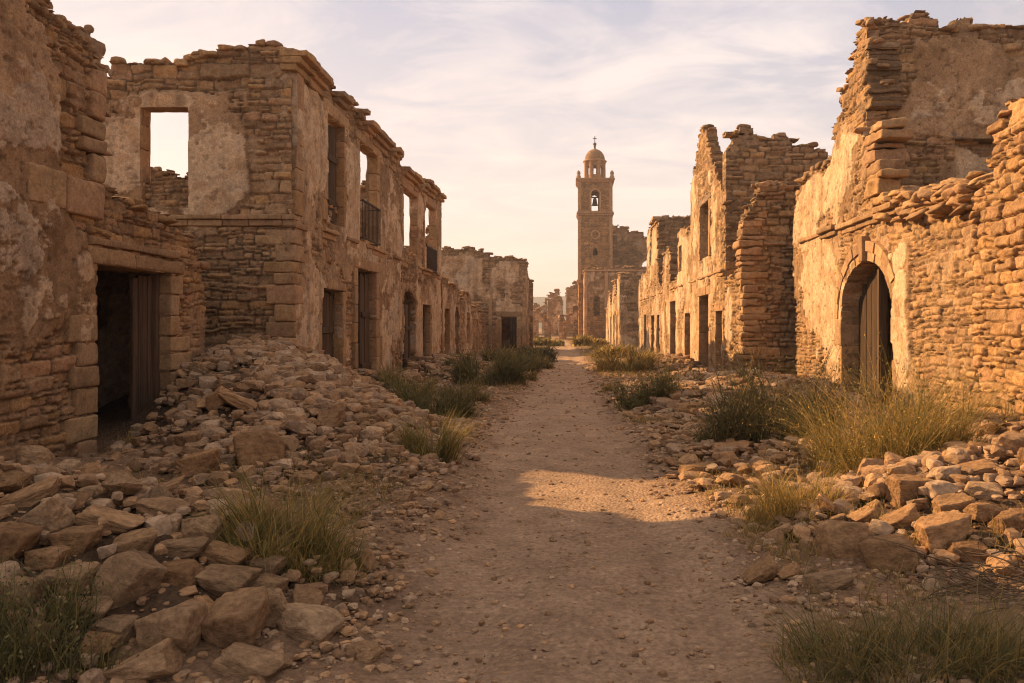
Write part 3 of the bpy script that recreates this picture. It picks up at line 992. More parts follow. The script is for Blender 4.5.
# ================================================================== LEFT: two storey house
def house_two_storey():
    fx, fy = -5.1, 14.6
    h = empty('ruined_house', (fx, fy, 0), 'two storey ruin with a moulded cornice and a window framing the sky', 'house', 'ruined houses')
    pf = planeY(fy, -1)
    top = [(-11.4, 6.0), (-8.7, 6.15), (-7.8, 6.28), (-7.0, 6.42), (-6.3, 6.6), (-5.1, 6.66)]
    wall('front_wall', h, pf, -11.4, fx - 0.02, -0.3, top, 0.025, 0.3, openings=[('r', -7.84, -6.96, 3.73, 5.55)], jag=0.05, plaster=0.06,
         blobs=[(-8.2, 4.6, 0.6, 0.9, 0.6), (-6.4, 4.5, 0.65, 0.9, 0.75), (-7.3, 5.6, 1.0, 0.22, 0.5), (-7.4, 6.2, 3, 0.35, -0.9), (-5.45, 5.0, 0.45, 1.6, -1.1), (-5.6, 2.0, 0.9, 1.6, -0.8), (-6.6, 2.0, 0.5, 1.5, -0.9)],
         seed=21, relief=0.06, course=(0.09, 0.2), aspect=(1.4, 3.4), coping=0.8)
    # window: dressed frame, stone infill, sill course
    frame(h, pf, -7.84, -6.96, 3.73, 5.55, w=0.17, h=0.06, depth=0.24, lint=0.2, seed=31)
    wall('window_infill', h, planeY(fy + 0.08, -1), -7.86, -6.94, 3.6, [(-7.86, 4.2), (-7.4, 4.33), (-6.94, 4.25)], 0.025, 0.2, seed=33, course=(0.07, 0.15), coping=0.6, copsize=0.7)
    mb = MB(); rg = np.random.default_rng(7)
    u = -8.9
    while u < -5.05:
        v = min(u + rg.uniform(0.4, 0.8), -5.04)
        rough_box(mb, pf, u + 0.005, v - 0.005, 3.52, 3.6, -0.2, 0.12 + rg.uniform(-0.02, 0.02), dress(int(rg.integers(99)), 0.95), 0.015, 0.015, 0.14, int(rg.integers(99)))
        rough_box(mb, pf, u + 0.005, v - 0.005, 3.4, 3.515, -0.2, 0.08 + rg.uniform(-0.02, 0.02), dress(int(rg.integers(99)), 0.95), 0.02, 0.02, 0.14, int(rg.integers(99)))
        u = v
    mb.build('string_course', M_DRESSED, h)
    quoins(h, fx, fy, -1, 1, -0.1, 3.38, seed=51, big=(0.42, 0.6), small=(0.28, 0.4), hh=(0.2, 0.36), out=0.05, miss=0.1)
    # fluted corner strip of the upper floor
    pl = planeX(fx, 1)
    mb = MB(); z = 3.62; q = 0
    while z < 6.25:
        zz = min(z + rg.uniform(0.4, 0.7), 6.3)
        rough_box(mb, pl, fy + 0.05, fy + 0.42, z + 0.004, zz - 0.004, -0.12, 0.07 + rg.uniform(-0.01, 0.01), dress(60 + q), 0.018, 0.015, 0.14, q)
        z = zz; q += 1
    mb.build('quoin', M_DRESSED, h)
    # street front, taller part
    t1 = [(14.6, 6.5), (16, 6.55), (18.1, 6.5), (18.4, 6.65), (19.2, 6.6), (19.8, 6.3), (21.5, 6.5), (23.6, 6.55), (23.75, 6.5)]
    op1 = [('r', 16.5, 17.75, 3.75, 6.0), ('r', 19.0, 20.75, 3.62, 6.0), ('r', 16.2, 17.7, -0.4, 2.35), ('r', 18.85, 20.65, -0.4, 2.95)]
    wall('street_wall', h, pl, 14.62, 23.75, -0.3, t1, 0.028, 0.24, openings=op1, plaster=0.22,
         blobs=[(15.6, 4.6, 0.7, 1.3, 0.5), (15.5, 1.8, 0.6, 1.3, 0.4), (18.3, 4.8, 0.5, 1.3, 0.3), (22.3, 4.8, 0.9, 1.2, 0.5), (22.0, 1.6, 1.1, 1.4, 0.3), (19.5, 6.4, 5, 0.3, -0.8), (17, 0.2, 4, 0.6, -0.5)],
         seed=23, relief=0.055, coping=0.8)
    cor = [(-0.30, -0.17, 0.09), (-0.165, -0.05, 0.19), (-0.045, 0.08, 0.30)]
    ledge(h, pl, [(14.5, 18.0, 6.52), (18.0, 19.2, 6.66), (19.4, 23.8, 6.5)], cor, 'cornice', seed=5, gap=0.10, rough=0.03)
    ledge(h, pl, [(14.56, 23.75, 3.5)], [(-0.12, 0.0, 0.07), (0.005, 0.09, 0.13)], 'string_course', seed=6, gap=0.12)
    ledge(h, pl, [(14.95, 23.75, 6.0)], [(-0.03, 0.04, 0.045)], 'string_course', seed=9, gap=0.35)
    frame(h, pl, 16.5, 17.75, 3.75, 6.0, w=0.22, h=0.07, depth=0.17, lint=0.22, seed=71)
    frame(h, pl, 19.0, 20.75, 3.62, 6.0, w=0.24, h=0.07, depth=0.17, lint=0.22, seed=72)
    frame(h, pl, 16.2, 17.7, -0.1, 2.35, w=0.2, h=0.05, depth=0.17, lint=0.2, seed=73, jambs=True)
    frame(h, pl, 18.85, 20.65, -0.1, 2.95, w=0.24, h=0.07, depth=0.17, lint=0.26, seed=74)
    # relieving arch over the first door
    mb = MB()
    for q in range(7):
        t = math.pi * (0.14 + 0.72 * q / 6)
        cu_, cz_ = 16.95 - 0.95 * math.cos(t), 2.55 + 0.55 * math.sin(t)
        rm = Matrix.Rotation(0, 3, 'X')
        ang = math.atan2(math.sin(t) * 0.95, -math.cos(t) * 0.55)
        c_, s_ = math.cos(ang - math.pi / 2), math.sin(ang - math.pi / 2)
        rm = ((c_, 0, -s_), (0, 1, 0), (s_, 0, c_))
        rough_box(mb, pl, cu_ - 0.14, cu_ + 0.14, cz_ - 0.15, cz_ + 0.15, -0.2, 0.05, dress(q + 80), 0.03, 0.02, 0.1, q, rot=rm)
    mb.build('relieving_arch', M_DRESSED, h)
    wall('window_infill', h, planeX(fx - 0.12, 1), 16.5, 17.75, 3.6, [(16.5, 4.5), (17.0, 4.35), (17.75, 3.95)], 0.03, 0.3, seed=34, course=(0.08, 0.16), coping=0.6, copsize=0.7)
    planks(h, pl, 17.0, 17.72, 3.8, 5.95, -0.13, seed=13, name='shutter', n=3)
    planks(h, pl, 16.3, 17.7, 0.0, 2.3, -0.2, seed=15, n=6)
    planks(h, pl, 19.75, 20.6, 0.0, 2.9, -0.13, seed=16, n=4)
    # balcony rail in the second window
    mb = MB()
    pz = Plane((0, 0, 0), (1, 0, 0), (0, -1, 0))
    for zz in (3.66, 4.55):
        rough_box(mb, pl, 19.0, 20.75, zz, zz + 0.045, 0.10, 0.145, (1, 1, 1), 0.008, 0, 0.6)
    for u in np.arange(19.02, 20.76, 0.132):
        rough_box(mb, pl, u, u + 0.02, 3.66, 4.58, 0.113, 0.133, (1, 1, 1), 0.004, 0, 0.8)
    for u in (19.0, 20.72):
        for zz in (3.66, 4.55):
            rough_box(mb, pl, u, u + 0.03, zz, zz + 0.03, -0.2, 0.13, (1, 1, 1), 0.004, 0, 0.8)
    mb.build('balcony_rail', M_IRON, h)
    # lower rear part of the street front
    t2 = [(23.75, 5.9), (24.2, 6.3), (25.5, 6.35), (26.6, 6.3), (27.0, 6.5), (29.6, 6.55), (30.8, 6.6), (30.9, 6.5)]
    op2 = [('r', 24.0, 26.1, 3.9, 5.75), ('r', 27.5, 29.6, 3.5, 5.85), ('e', 24.1, 25.9, -0.4, 2.2, 0.45), ('r', 27.0, 28.6, -0.4, 2.3), ('e', 22.3, 23.1, 3.9, 4.7, 0.25)]
    wall('street_wall', h, pl, 23.77, 30.9, -0.3, t2, 0.04, 0.2, openings=op2, plaster=0.2, blobs=[(26.6, 1.6, 0.6, 1.2, 0.4), (24.8, 3.2, 1.2, 0.4, -0.6), (26.5, 5.2, 0.7, 0.9, 0.4)], seed=25, relief=0.055, coping=0.8)
    ledge(h, pl, [(23.8, 27.2, 6.25), (27.2, 31.0, 6.5)], cor, 'cornice', seed=15, gap=0.18, rough=0.03)
    ledge(h, pl, [(23.8, 30.9, 3.45)], [(-0.12, 0.0, 0.06), (0.005, 0.09, 0.12)], 'string_course', seed=16, gap=0.3)
    frame(h, pl, 24.0, 26.1, 3.9, 5.75, w=0.2, h=0.06, depth=0.17, seed=75)
    frame(h, pl, 27.5, 29.6, 3.5, 5.85, w=0.2, h=0.06, depth=0.17, seed=76)
    frame(h, pl, 27.0, 28.6, -0.1, 2.3, w=0.2, h=0.05, depth=0.17, seed=77)
    planks(h, pl, 27.1, 28.5, 0, 2.25, -0.25, seed=17, n=6)
    planks(h, pl, 24.9, 25.85, 0, 2.3, -0.13, seed=18, n=4)
    mb = MB()
    for zz in (3.5, 4.3):
        rough_box(mb, pl, 27.5, 29.6, zz, zz + 0.05, 0.08, 0.13, (1, 1, 1), 0.008, 0, 0.6)
    for u in np.arange(27.52, 29.6, 0.14):
        rough_box(mb, pl, u, u + 0.025, 3.5, 4.34, 0.095, 0.12, (1, 1, 1), 0.004, 0, 0.8)
    mb.build('balcony_rail', M_IRON, h)
    # inside: party walls, rear walls, upper floors added to darken the rooms below
    wall('inner_wall', h, planeY(23.9, -1), -11.0, -5.65, -0.3, [(-11, 5.8), (-9, 6.0), (-7.6, 5.7), (-6.4, 5.7), (-5.7, 5.9)], 0.05, 0.4, seed=27, openings=[('r', -8.2, -7.2, 4.0, 5.6)])
    wall('inner_wall', h, planeY(31.0, -1), -11.0, -5.12, -0.3, [(-11, 4.0), (-8, 4.2), (-6, 4.2), (-5.5, 5.6)], 0.07, 0.4, seed=28)
    wall('rear_wall', h, planeX(-11.0, 1), 15.1, 31, -0.3, [(15.1, 8.2), (16, 8.4), (18.7, 8.2), (19.2, 6.4), (20.4, 5.6), (23.5, 5.7), (24, 4), (31, 4)], 0.07, 0.4, seed=29)  # tall near end invented, out of view, to shade the path
    slab(h, -10.95, -5.66, 15.2, 23.8, 3.28, 3.4)
    slab(h, -10.95, -5.66, 24.4, 30.9, 3.28, 3.4)


house_two_storey()


# ================================================================== LEFT: one storey frontage and the house that closes the view
def house_low_left():
    h = empty('ruined_frontage', (-5.1, 31.0, 0), 'broken single storey house front of small dark doorways beyond the two storey house', 'house', 'ruined houses')
    pl = planeX(-5.1, 1)
    top = [(31.05, 3.5), (33, 3.4), (34.4, 3.2), (35.4, 3.5), (36.4, 2.75), (37.4, 3.0), (38.8, 3.2), (40.2, 2.8), (41.4, 1.6), (42.0, 2.5), (43.5, 2.7), (44.6, 1.7), (45.4, 2.4), (47.4, 2.1)]
    wall('street_wall', h, pl, 31.05, 47.4, -0.3, top, 0.05, 0.34, openings=[('r', 31.7, 33.2, -0.4, 2.25), ('e', 34.6, 36.1, -0.4, 1.9, 0.5), ('r', 38.3, 39.7, 0.7, 2.2), ('r', 42.0, 43.2, -0.4, 1.9)], plaster=0.05, seed=41, relief=0.07, course=(0.12, 0.25), coping=0.8)
    frame(h, pl, 31.7, 33.2, -0.1, 2.25, w=0.2, h=0.05, depth=0.25, seed=81)
    frame(h, pl, 42.0, 43.2, -0.1, 1.9, w=0.2, h=0.05, depth=0.25, seed=82)
    planks(h, pl, 31.8, 33.1, 0, 2.2, -0.20, seed=19, n=5)
    wall('inner_wall', h, planeX(-7.2, 1), 31.1, 47.4, -0.3, [(31, 3.4), (40, 2.6), (47.4, 2.8)], 0.1, 0.4, seed=42)
    wall('inner_wall', h, planeY(36.8, -1), -7.2, -5.6, -0.3, [(-7.2, 2.8), (-5.6, 2.9)], 0.08, 0.4, seed=43)
    slab(h, -7.2, -5.6, 31.3, 36.6, 2.75, 2.88)


house_low_left()


def house_closing():
    h = empty('ruined_house', (-2.8, 48.0, 0), 'plastered two storey ruin facing the street at its far left with one dark doorway', 'house', 'ruined houses')
    pl = planeY(48.0, -1)
    top = [(-11.5, 6.0), (-8.1, 6.2), (-6.9, 6.1), (-6.0, 6.35), (-5.6, 6.0), (-5.2, 6.0), (-5.0, 5.6), (-4.0, 5.65), (-3.4, 5.6), (-2.95, 5.4), (-2.8, 5.3)]
    wall('front_wall', h, pl, -11.5, -2.82, -0.3, top, 0.05, 0.5, openings=[('r', -4.25, -3.3, -0.4, 2.1), ('r', -6.9, -6.2, 0.8, 1.9)], plaster=0.1, blobs=[(-6.5, 4.6, 1.6, 1.1, 0.5), (-3.9, 4.6, 0.7, 0.6, 0.5), (-5.15, 4.6, 0.3, 1.2, -0.9), (-2.9, 4.5, 0.3, 1.5, -0.9), (-5.5, 2.2, 1.2, 1.1, -0.5), (-3.8, 2.6, 0.8, 0.5, 0.5)], seed=45, relief=0.07, course=(0.1, 0.22), coping=0.9)
    ledge(h, pl, [(-7.6, -4.7, 3.45), (-4.6, -2.8, 2.95)], [(-0.08, 0.06, 0.12)], 'string_course', seed=17, gap=0.1, blk=(0.8, 1.6))
    frame(h, pl, -4.25, -3.3, -0.1, 2.1, w=0.24, h=0.07, depth=0.25, lint=0.3, seed=83)
    planks(h, pl, -3.75, -3.32, 0, 2.0, -0.20, seed=20, n=2, tone=0.7)
    for (a, b) in ((-5.0, -4.8), (-2.98, -2.78)):
        mb = MB(); z = -0.1; q = 0
        while z < 2.9:
            rough_box(mb, pl, a, b, z + 0.004, z + 0.55, -0.3, 0.1, dress(90 + q), 0.02, 0.02, 0.2, q); z += 0.56; q += 1
        mb.build('pilaster', M_DRESSED, h)
    wall('street_wall', h, planeX(-2.8, 1), 48.02, 56, -0.3, [(48, 5.4), (50.5, 5.2), (51, 4.6), (54, 4.4), (56, 3.0)], 0.06, 0.5, plaster=0.05, seed=46, openings=[('r', 51.6, 52.8, 3.2, 4.1)])
    wall('side_wall', h, planeY(52.0, -1), -3.0, -2.55, -0.3, [(-3.1, 4.5), (-2.5, 4.4)], 0.06, 0.4, seed=47)
    wall('rear_wall', h, planeY(55, -1), -11, -3.3, -0.3, [(-11, 4), (-3.3, 4)], 0.1, 0.4, seed=48)
    slab(h, -11, -3.4, 48.6, 54.8, 2.6, 2.8)


house_closing()


# ================================================================== RIGHT: house with the arched doorway
def house_arch():
    x = 5.4
    h = empty('ruined_house', (x, 14.9, 0), 'sunlit roofless ruin with a round arched doorway and a tall stepped wall', 'house', 'ruined houses')
    pl = planeX(x, -1)
    top = [(10.5, 3.35), (11.0, 3.3), (11.8, 3.4), (12.8, 3.4), (13.15, 3.5), (13.2, 3.55), (14.5, 3.6), (14.62, 5.2), (14.7, 7.1), (14.95, 7.25), (15.3, 7.0), (15.45, 6.6), (15.9, 6.35), (16.05, 5.9), (16.4, 5.75), (16.6, 5.25), (17.2, 5.0), (18.2, 5.05), (18.9, 4.95), (19.2, 4.6), (19.3, 4.2)]
    wall('street_wall', h, pl, 10.5, 19.3, -0.3, top, 0.020, 0.6, openings=[('e', 13.35, 15.9, -0.4, 1.72, 1.05)], plaster=0.08,
         blobs=[(17.6, 4.5, 1.3, 0.6, 0.9), (16.0, 4.6, 0.9, 0.7, 0.6), (14.9, 6.4, 0.9, 1.2, -1.2), (17.2, 2.4, 1.2, 1.0, 0.7), (18.6, 0.6, 1.0, 0.9, -0.8), (13.0, 1.9, 0.35, 1.3, 0.7), (12.0, 2.2, 0.8, 1.6, -1.0), (13.3, 3.3, 1.2, 0.5, -0.6), (16.4, 1.5, 0.5, 1.4, 0.8), (17.5, 0.2, 1.6, 0.6, -0.6)],
         seed=61, relief=0.052, course=(0.065, 0.18), aspect=(1.2, 3.2), coping=0.9, copsize=1.1)
    # arch ring, keystone and imposts
    mb = MB(); u0, u1, zs, rise = 13.35, 15.9, 1.72, 1.05
    cu_ = (u0 + u1) / 2; ra = (u1 - u0) / 2
    for ring, (r0, r1, hh) in enumerate(((0.0, 0.17, 0.05), (0.172, 0.36, 0.085))):
        n = 13
        for q in range(n):
            ta, tb = math.pi * q / n, math.pi * (q + 1) / n
            c_ = dress(q * 3 + ring, 1.12)
            vs = []
            m_ = 5
            for tt in np.linspace(ta + 0.008, tb - 0.008, m_):
                for rr in (r0, r1):
                    vs.append((cu_ - (ra + rr) * math.cos(tt), zs + (rise + rr) * math.sin(tt)))
            vs = np.array(vs)
            jh = hh + 0.012 * math.sin(q * 4.1)
            F = pl.P(vs[:, 0], vs[:, 1], np.full(len(vs), jh)); B = pl.P(vs[:, 0], vs[:, 1], np.full(len(vs), -0.45))
            f = []
            for k in range(m_ - 1):
                a_ = 2 * k
                f += [(a_, a_ + 2, a_ + 3, a_ + 1), (a_ + 2 * m_, a_ + 1 + 2 * m_, a_ + 3 + 2 * m_, a_ + 2 + 2 * m_)]
                f += [(a_, a_ + 2 * m_, a_ + 2 + 2 * m_, a_ + 2), (a_ + 1, a_ + 3, a_ + 3 + 2 * m_, a_ + 1 + 2 * m_)]
            f += [(0, 1, 1 + 2 * m_, 2 * m_)]
            e_ = 2 * (m_ - 1)
            f += [(e_, e_ + 2 * m_, e_ + 1 + 2 * m_, e_ + 1)]
            mb.add(np.concatenate([F, B]), f, c_, False)
    rough_box(mb, pl, cu_ - 0.09, cu_ + 0.09, zs + rise - 0.02, zs + rise + 0.45, -0.3, 0.14, dress(3, 1.1), 0.02, 0.012, 0.1, 4)
    mb.build('door_arch', M_DRESSED, h)
    for (a, b, s) in ((u0 - 0.36, u0 + 0.0, 1), (u1 + 0.0, u1 + 0.4, 2)):
        mb = MB(); z = -0.15; q = 0
        rg = np.random.default_rng(s)
        while z < zs - 0.01:
            zz = min(z + rg.uniform(0.45, 0.85), zs)
            if zs - zz < 0.2: zz = zs
            rough_box(mb, pl, a, b, z + 0.003, zz - 0.003, -0.5, 0.055 + rg.uniform(-0.01, 0.01), dress(q + s * 50, 1.12), 0.02, 0.018, 0.12, q + s * 9)
            z = zz; q += 1
        mb.build('jamb', M_DRESSED, h)
    zt = lambda u: zs + (rise - 0.1) * math.sqrt(max(0.02, 1 - ((u - cu_) / (ra - 0.03)) ** 2))
    planks(h, pl, 14.7, 15.84, 0, 2.6, -0.26, seed=23, n=5, ztop=zt, rails=False, tone=0.7)
    mb = MB()
    rough_box(mb, pl, 14.6, 14.7, 0.0, 2.66, -0.36, -0.2, (1.2, 1.2, 1.2), 0.012, 0.008, 0.25, 5)
    mb.build('door_post', M_WOOD, h)
    ledge(h, pl, [(13.2, 19.25, 3.55)], [(-0.13, -0.03, 0.07), (-0.025, 0.07, 0.14)], 'string_course', seed=26, gap=0.06, blk=(0.5, 1.1), rough=0.025, tone=1.05)
    # dressed pier at the foot of the cross wall
    mb = MB(); z = 3.6; q = 0; rg = np.random.default_rng(12)
    while z < 5.2:
        hh = min(rg.uniform(0.1, 0.3), 5.2 - z)
        rough_box(mb, pl, 13.95 + rg.uniform(-0.1, 0.3) * (1 if z > 4.4 else 0.5), 14.66, z + 0.004, z + hh - 0.004, -0.42 - rg.uniform(0, 0.16), 0.01 + rg.uniform(-0.04, 0.03), dress(q + 200, 1.0), 0.035, 0.08, 0.06, q)
        z += hh; q += 1
    mb.build('pier', M_DRESSED, h)
    # tall cross wall facing the viewer
    pc = planeY(14.72, -1)
    topc = [(5.4, 7.2), (5.75, 7.25), (6.6, 7.2), (7.4, 7.15), (8.6, 7.0), (9.6, 6.7), (10.6, 6.2)]
    wall('cross_wall', h, pc, 5.42, 10.6, -0.3, topc, 0.025, 0.5, openings=[('r', 7.05, 8.3, 3.2, 5.02), ('r', 5.2, 8.3, -0.4, 2.9)], plaster=-0.15,
         blobs=[(7.3, 5.65, 1.45, 0.62, 0.95), (7.2, 6.55, 0.9, 0.35, 0.3), (5.7, 6.3, 0.6, 1.0, -1.0), (6.2, 4.3, 0.5, 0.6, -0.8), (8.4, 4.2, 0.4, 0.9, 0.6)], seed=63, finish=-0.6, relief=0.065, course=(0.08, 0.2), coping=0.9)
    wall('window_infill', h, planeY(14.9, -1), 7.02, 8.33, 3.2, [(7.0, 5.02), (8.4, 5.03)], 0.03, 0.28, plaster=0.9, seed=64, coping=0)
    mb = MB()
    rough_box(mb, pc, 6.9, 8.45, 5.02, 5.15, -0.3, 0.03, (1, 1, 1), 0.015, 0.012, 0.2, 3)
    mb.build('lintel', M_WOODG, h)
    # collapsed masonry on the low part of the front
    mb = MB(); rg = np.random.default_rng(31)
    for k in range(260):
        u = rg.uniform(10.6, 13.7); z = np.interp(u, top_u(top), top_z(top)) + rg.uniform(-0.15, 0.28)
        s_ = rg.uniform(0.2, 0.55)
        add_stone(mb, FLATS[rg.integers(10)], pl.P(u, z, rg.uniform(-0.65, 0.06)), (s_, rg.uniform(0.25, 0.5), rg.uniform(0.07, 0.17)), math.pi / 2 + rg.normal(0, 0.4), (rg.normal(0, 0.16), rg.normal(0, 0.12)), PAL[rg.integers(6)] * rg.uniform(0.85, 1.15))
    mb.build('wall_top', M_RUBBLE, h)
    wall('inner_wall', h, planeX(8.4, -1), 9.0, 18.95, -0.3, [(9, 3.4), (18.95, 3.4)], 0.07, 0.4, seed=66, coping=0, tone=(0.8, 0.8, 0.8))  # tone lowered to paint in the dark of the room
    wall('inner_wall', h, planeY(11.2, 1), 6.05, 8.4, -0.3, [(6, 3.1), (8.4, 3.2)], 0.07, 0.4, seed=67, coping=0)
    wall('inner_wall', h, planeY(19.0, -1), 6.02, 10.6, -0.3, [(6, 4.3), (8, 3.9), (10.6, 4.8)], 0.06, 0.4, seed=68)
    slab(h, 6.02, 8.3, 11.3, 14.68, 2.95, 3.1)
    slab(h, 6.02, 8.3, 15.25, 18.95, 2.95, 3.1)


def top_u(t): return [q[0] for q in t]
def top_z(t): return [q[1] for q in t]


house_arch()


def wall_near_right():
    x = 5.32
    pl = planeX(x, -1)
    h = empty('rubble_wall', (x, 8.5, 0), 'coarse rubble stone wall at the right edge rising beside the arched doorway house', 'wall')
    top = [(6.2, 5.4), (8.4, 4.9), (9.0, 4.5), (9.4, 4.36), (9.8, 4.25), (10.15, 4.1), (10.22, 3.6), (10.4, 3.4), (10.62, 2.9)]
    wall('masonry', h, pl, 6.2, 10.6, -0.3, top, 0.017, 0.6, plaster=-0.9, smear=-0.75, seed=71, relief=0.062, course=(0.11, 0.20), aspect=(1.0, 2.3), coping=0.9, copsize=0.95, tone=(1.05, 1.02, 0.98))


wall_near_right()


# ================================================================== RIGHT: gabled row
def house_gable():
    x = 4.3
    h = empty('ruined_house', (x, 22.5, 0), 'sunlit gabled ruin on the right with a row of dark doorways', 'house', 'ruined houses')
    pl = planeX(x, -1)
    top = [(22.42, 2.9), (22.46, 5.0), (22.9, 5.4), (26.2, 8.1), (26.6, 8.15), (28.7, 6.8), (28.8, 5.2), (29.6, 5.0), (30.4, 5.35), (32.2, 5.2), (32.4, 3.4), (34.8, 3.5), (35.0, 4.7), (36, 5.1), (37.8, 4.6), (38.0, 3.4), (39.8, 3.6), (40.0, 6.9), (41.3, 7.05), (42.4, 6.9), (42.6, 5.2), (43.6, 5.1), (43.8, 7.0), (45.5, 7.0), (45.7, 4.6), (48, 4.7), (51, 4.4)]
    ops = [('r', 25.0, 26.7, 3.75, 5.55), ('r', 24.85, 26.75, -0.4, 2.55), ('r', 22.75, 23.75, 0.3, 2.0), ('r', 28.8, 30.2, -0.4, 2.05), ('r', 32.7, 34.7, -0.4, 2.6), ('r', 38.6, 40.1, -0.4, 2.1), ('r', 41.4, 42.9, -0.4, 2.1), ('r', 45.9, 47.3, -0.4, 2.2), ('r', 30.9, 31.7, 3.7, 4.7)]
    wall('street_wall', h, pl, 22.42, 51, -0.3, top, 0.035, 0.34, openings=ops, plaster=0.28, jag=0.02, blobs=[(27.6, 5, 0.7, 1.6, 0.5), (24, 4.4, 0.6, 1.3, 0.4), (28, 1.5, 0.6, 1.3, 0.4), (36, 2, 1.6, 1.2, 0.4), (26, 7.3, 2.5, 0.6, -0.5), (22.6, 4, 0.3, 3, -0.9)], seed=81, relief=0.055, coping=0.15)
    frame(h, pl, 25.0, 26.7, 3.75, 5.55, w=0.2, h=0.05, depth=0.25, seed=101, wood_lintel=True)
    frame(h, pl, 24.85, 26.75, -0.1, 2.55, w=0.26, h=0.07, depth=0.25, lint=0.28, seed=102, tone=1.08)
    frame(h, pl, 22.75, 23.75, 0.3, 2.0, w=0.14, h=0.05, depth=0.25, lint=0.18, seed=103, tone=1.08)
    frame(h, pl, 28.8, 30.2, -0.1, 2.05, w=0.2, h=0.05, depth=0.25, seed=104, tone=1.08)
    frame(h, pl, 32.7, 34.7, -0.1, 2.6, w=0.22, h=0.06, depth=0.25, seed=105, tone=1.08)
    frame(h, pl, 38.6, 40.1, -0.1, 2.1, w=0.2, h=0.05, depth=0.25, seed=106, tone=1.08)
    frame(h, pl, 45.9, 47.3, -0.1, 2.2, w=0.2, h=0.05, depth=0.25, seed=107, tone=1.08)
    planks(h, pl, 24.95, 25.8, 0, 2.45, -0.20, seed=31, n=4)
    planks(h, pl, 33.4, 34.6, 0, 2.5, -0.20, seed=32, n=5)
    planks(h, pl, 22.8, 23.7, 0.35, 1.95, -0.20, seed=33, n=4, name='shutter')
    planks(h, pl, 25.05, 25.7, 3.8, 5.5, -0.20, seed=34, n=3, name='shutter')
    ledge(h, pl, [(22.5, 51, 3.1)], [(-0.1, 0.0, 0.06), (0.005, 0.07, 0.11)], 'string_course', seed=36, gap=0.25, blk=(0.5, 1.1), tone=1.05)
    ledge(h, pl, [(40, 42.4, 6.95)], [(-0.2, -0.06, 0.1), (-0.055, 0.08, 0.24)], 'cornice', seed=37, gap=0.0)
    wall('side_wall', h, planeY(22.45, -1), 4.32, 11.5, -0.3, [(4.32, 6.2), (4.4, 6.9), (5.0, 7.05), (6.0, 6.85), (6.7, 6.6), (6.95, 6.35), (7.7, 6.1), (9.5, 6.3), (11.5, 5.5)], 0.035, 0.5, plaster=-0.5, seed=83, relief=0.07, course=(0.09, 0.18), coping=0.9)
    wall('party_wall', h, planeY(40.0, -1), 4.32, 9, -0.3, [(4.3, 6.9), (5.6, 7.0), (6.5, 6.6), (9, 5.5)], 0.06, 0.45, plaster=-0.3, seed=84)
    wall('party_wall', h, planeY(35.2, -1), 4.8, 9, -0.3, [(4.8, 4.4), (6, 4.6), (7.5, 4.0), (9, 3.5)], 0.06, 0.45, plaster=-0.3, seed=85)
    wall('party_wall', h, planeY(29.0, -1), 4.8, 9, -0.3, [(4.8, 5.3), (5.6, 4.9), (7, 5.0), (9, 4.5)], 0.05, 0.45, plaster=-0.3, seed=86)
    wall('inner_wall', h, planeX(7.3, -1), 22.9, 48, -0.3, [(22.9, 2.8), (48, 2.8)], 0.12, 0.4, seed=87, coping=0)
    slab(h, 4.82, 7.25, 23.0, 39.8, 2.78, 2.9)
    slab(h, 4.82, 7.25, 40.6, 50, 2.78, 2.9)


house_gable()


def wall_stacked_right():
    h = empty('rubble_wall', (4.3, 20.0, 0), 'thick wall end of flat stacked stones between the gabled ruin and arched house', 'wall')
    wall('masonry', h, planeY(20.0, -1), 4.28, 8.5, -0.3, [(4.28, 4.15), (4.45, 4.5), (4.7, 4.95), (5.2, 5.1), (5.9, 5.1), (7, 5.2), (8.5, 4.8)], 0.03, 0.6, plaster=-1.2, smear=-0.9, seed=91, relief=0.11, course=(0.10, 0.2), aspect=(1.2, 2.8), coping=0.95, copsize=1.1)
    wall('street_face', h, planeX(4.28, -1), 20.02, 22.4, -0.3, [(20, 4.1), (20.5, 3.7), (20.75, 3.0), (22.4, 2.8)], 0.03, 0.6, plaster=-0.2, blobs=[(21.7, 1.5, 0.6, 1.4, 0.6)], seed=92, relief=0.08, coping=0.9)
    mb = MB(); rg = np.random.default_rng(8); z = 0.0
    pl = planeY(20.0, -1)
    while z < 4.2:
        hh = rg.uniform(0.07, 0.21); L_ = rg.uniform(0.25, 0.7)
        o = rg.uniform(0.0, 0.14)
        rough_box(mb, pl, 4.28 - o, 4.28 + L_, z + 0.008, z + hh - 0.008, -rg.uniform(0.3, 0.6), 0.06 + rg.uniform(0, 0.08), dress(int(rg.integers(99)), 1.0), 0.04, 0.06, 0.07, int(rg.integers(99)))
        z += hh
    mb.build('quoin', M_DRESSED, h)


wall_stacked_right()


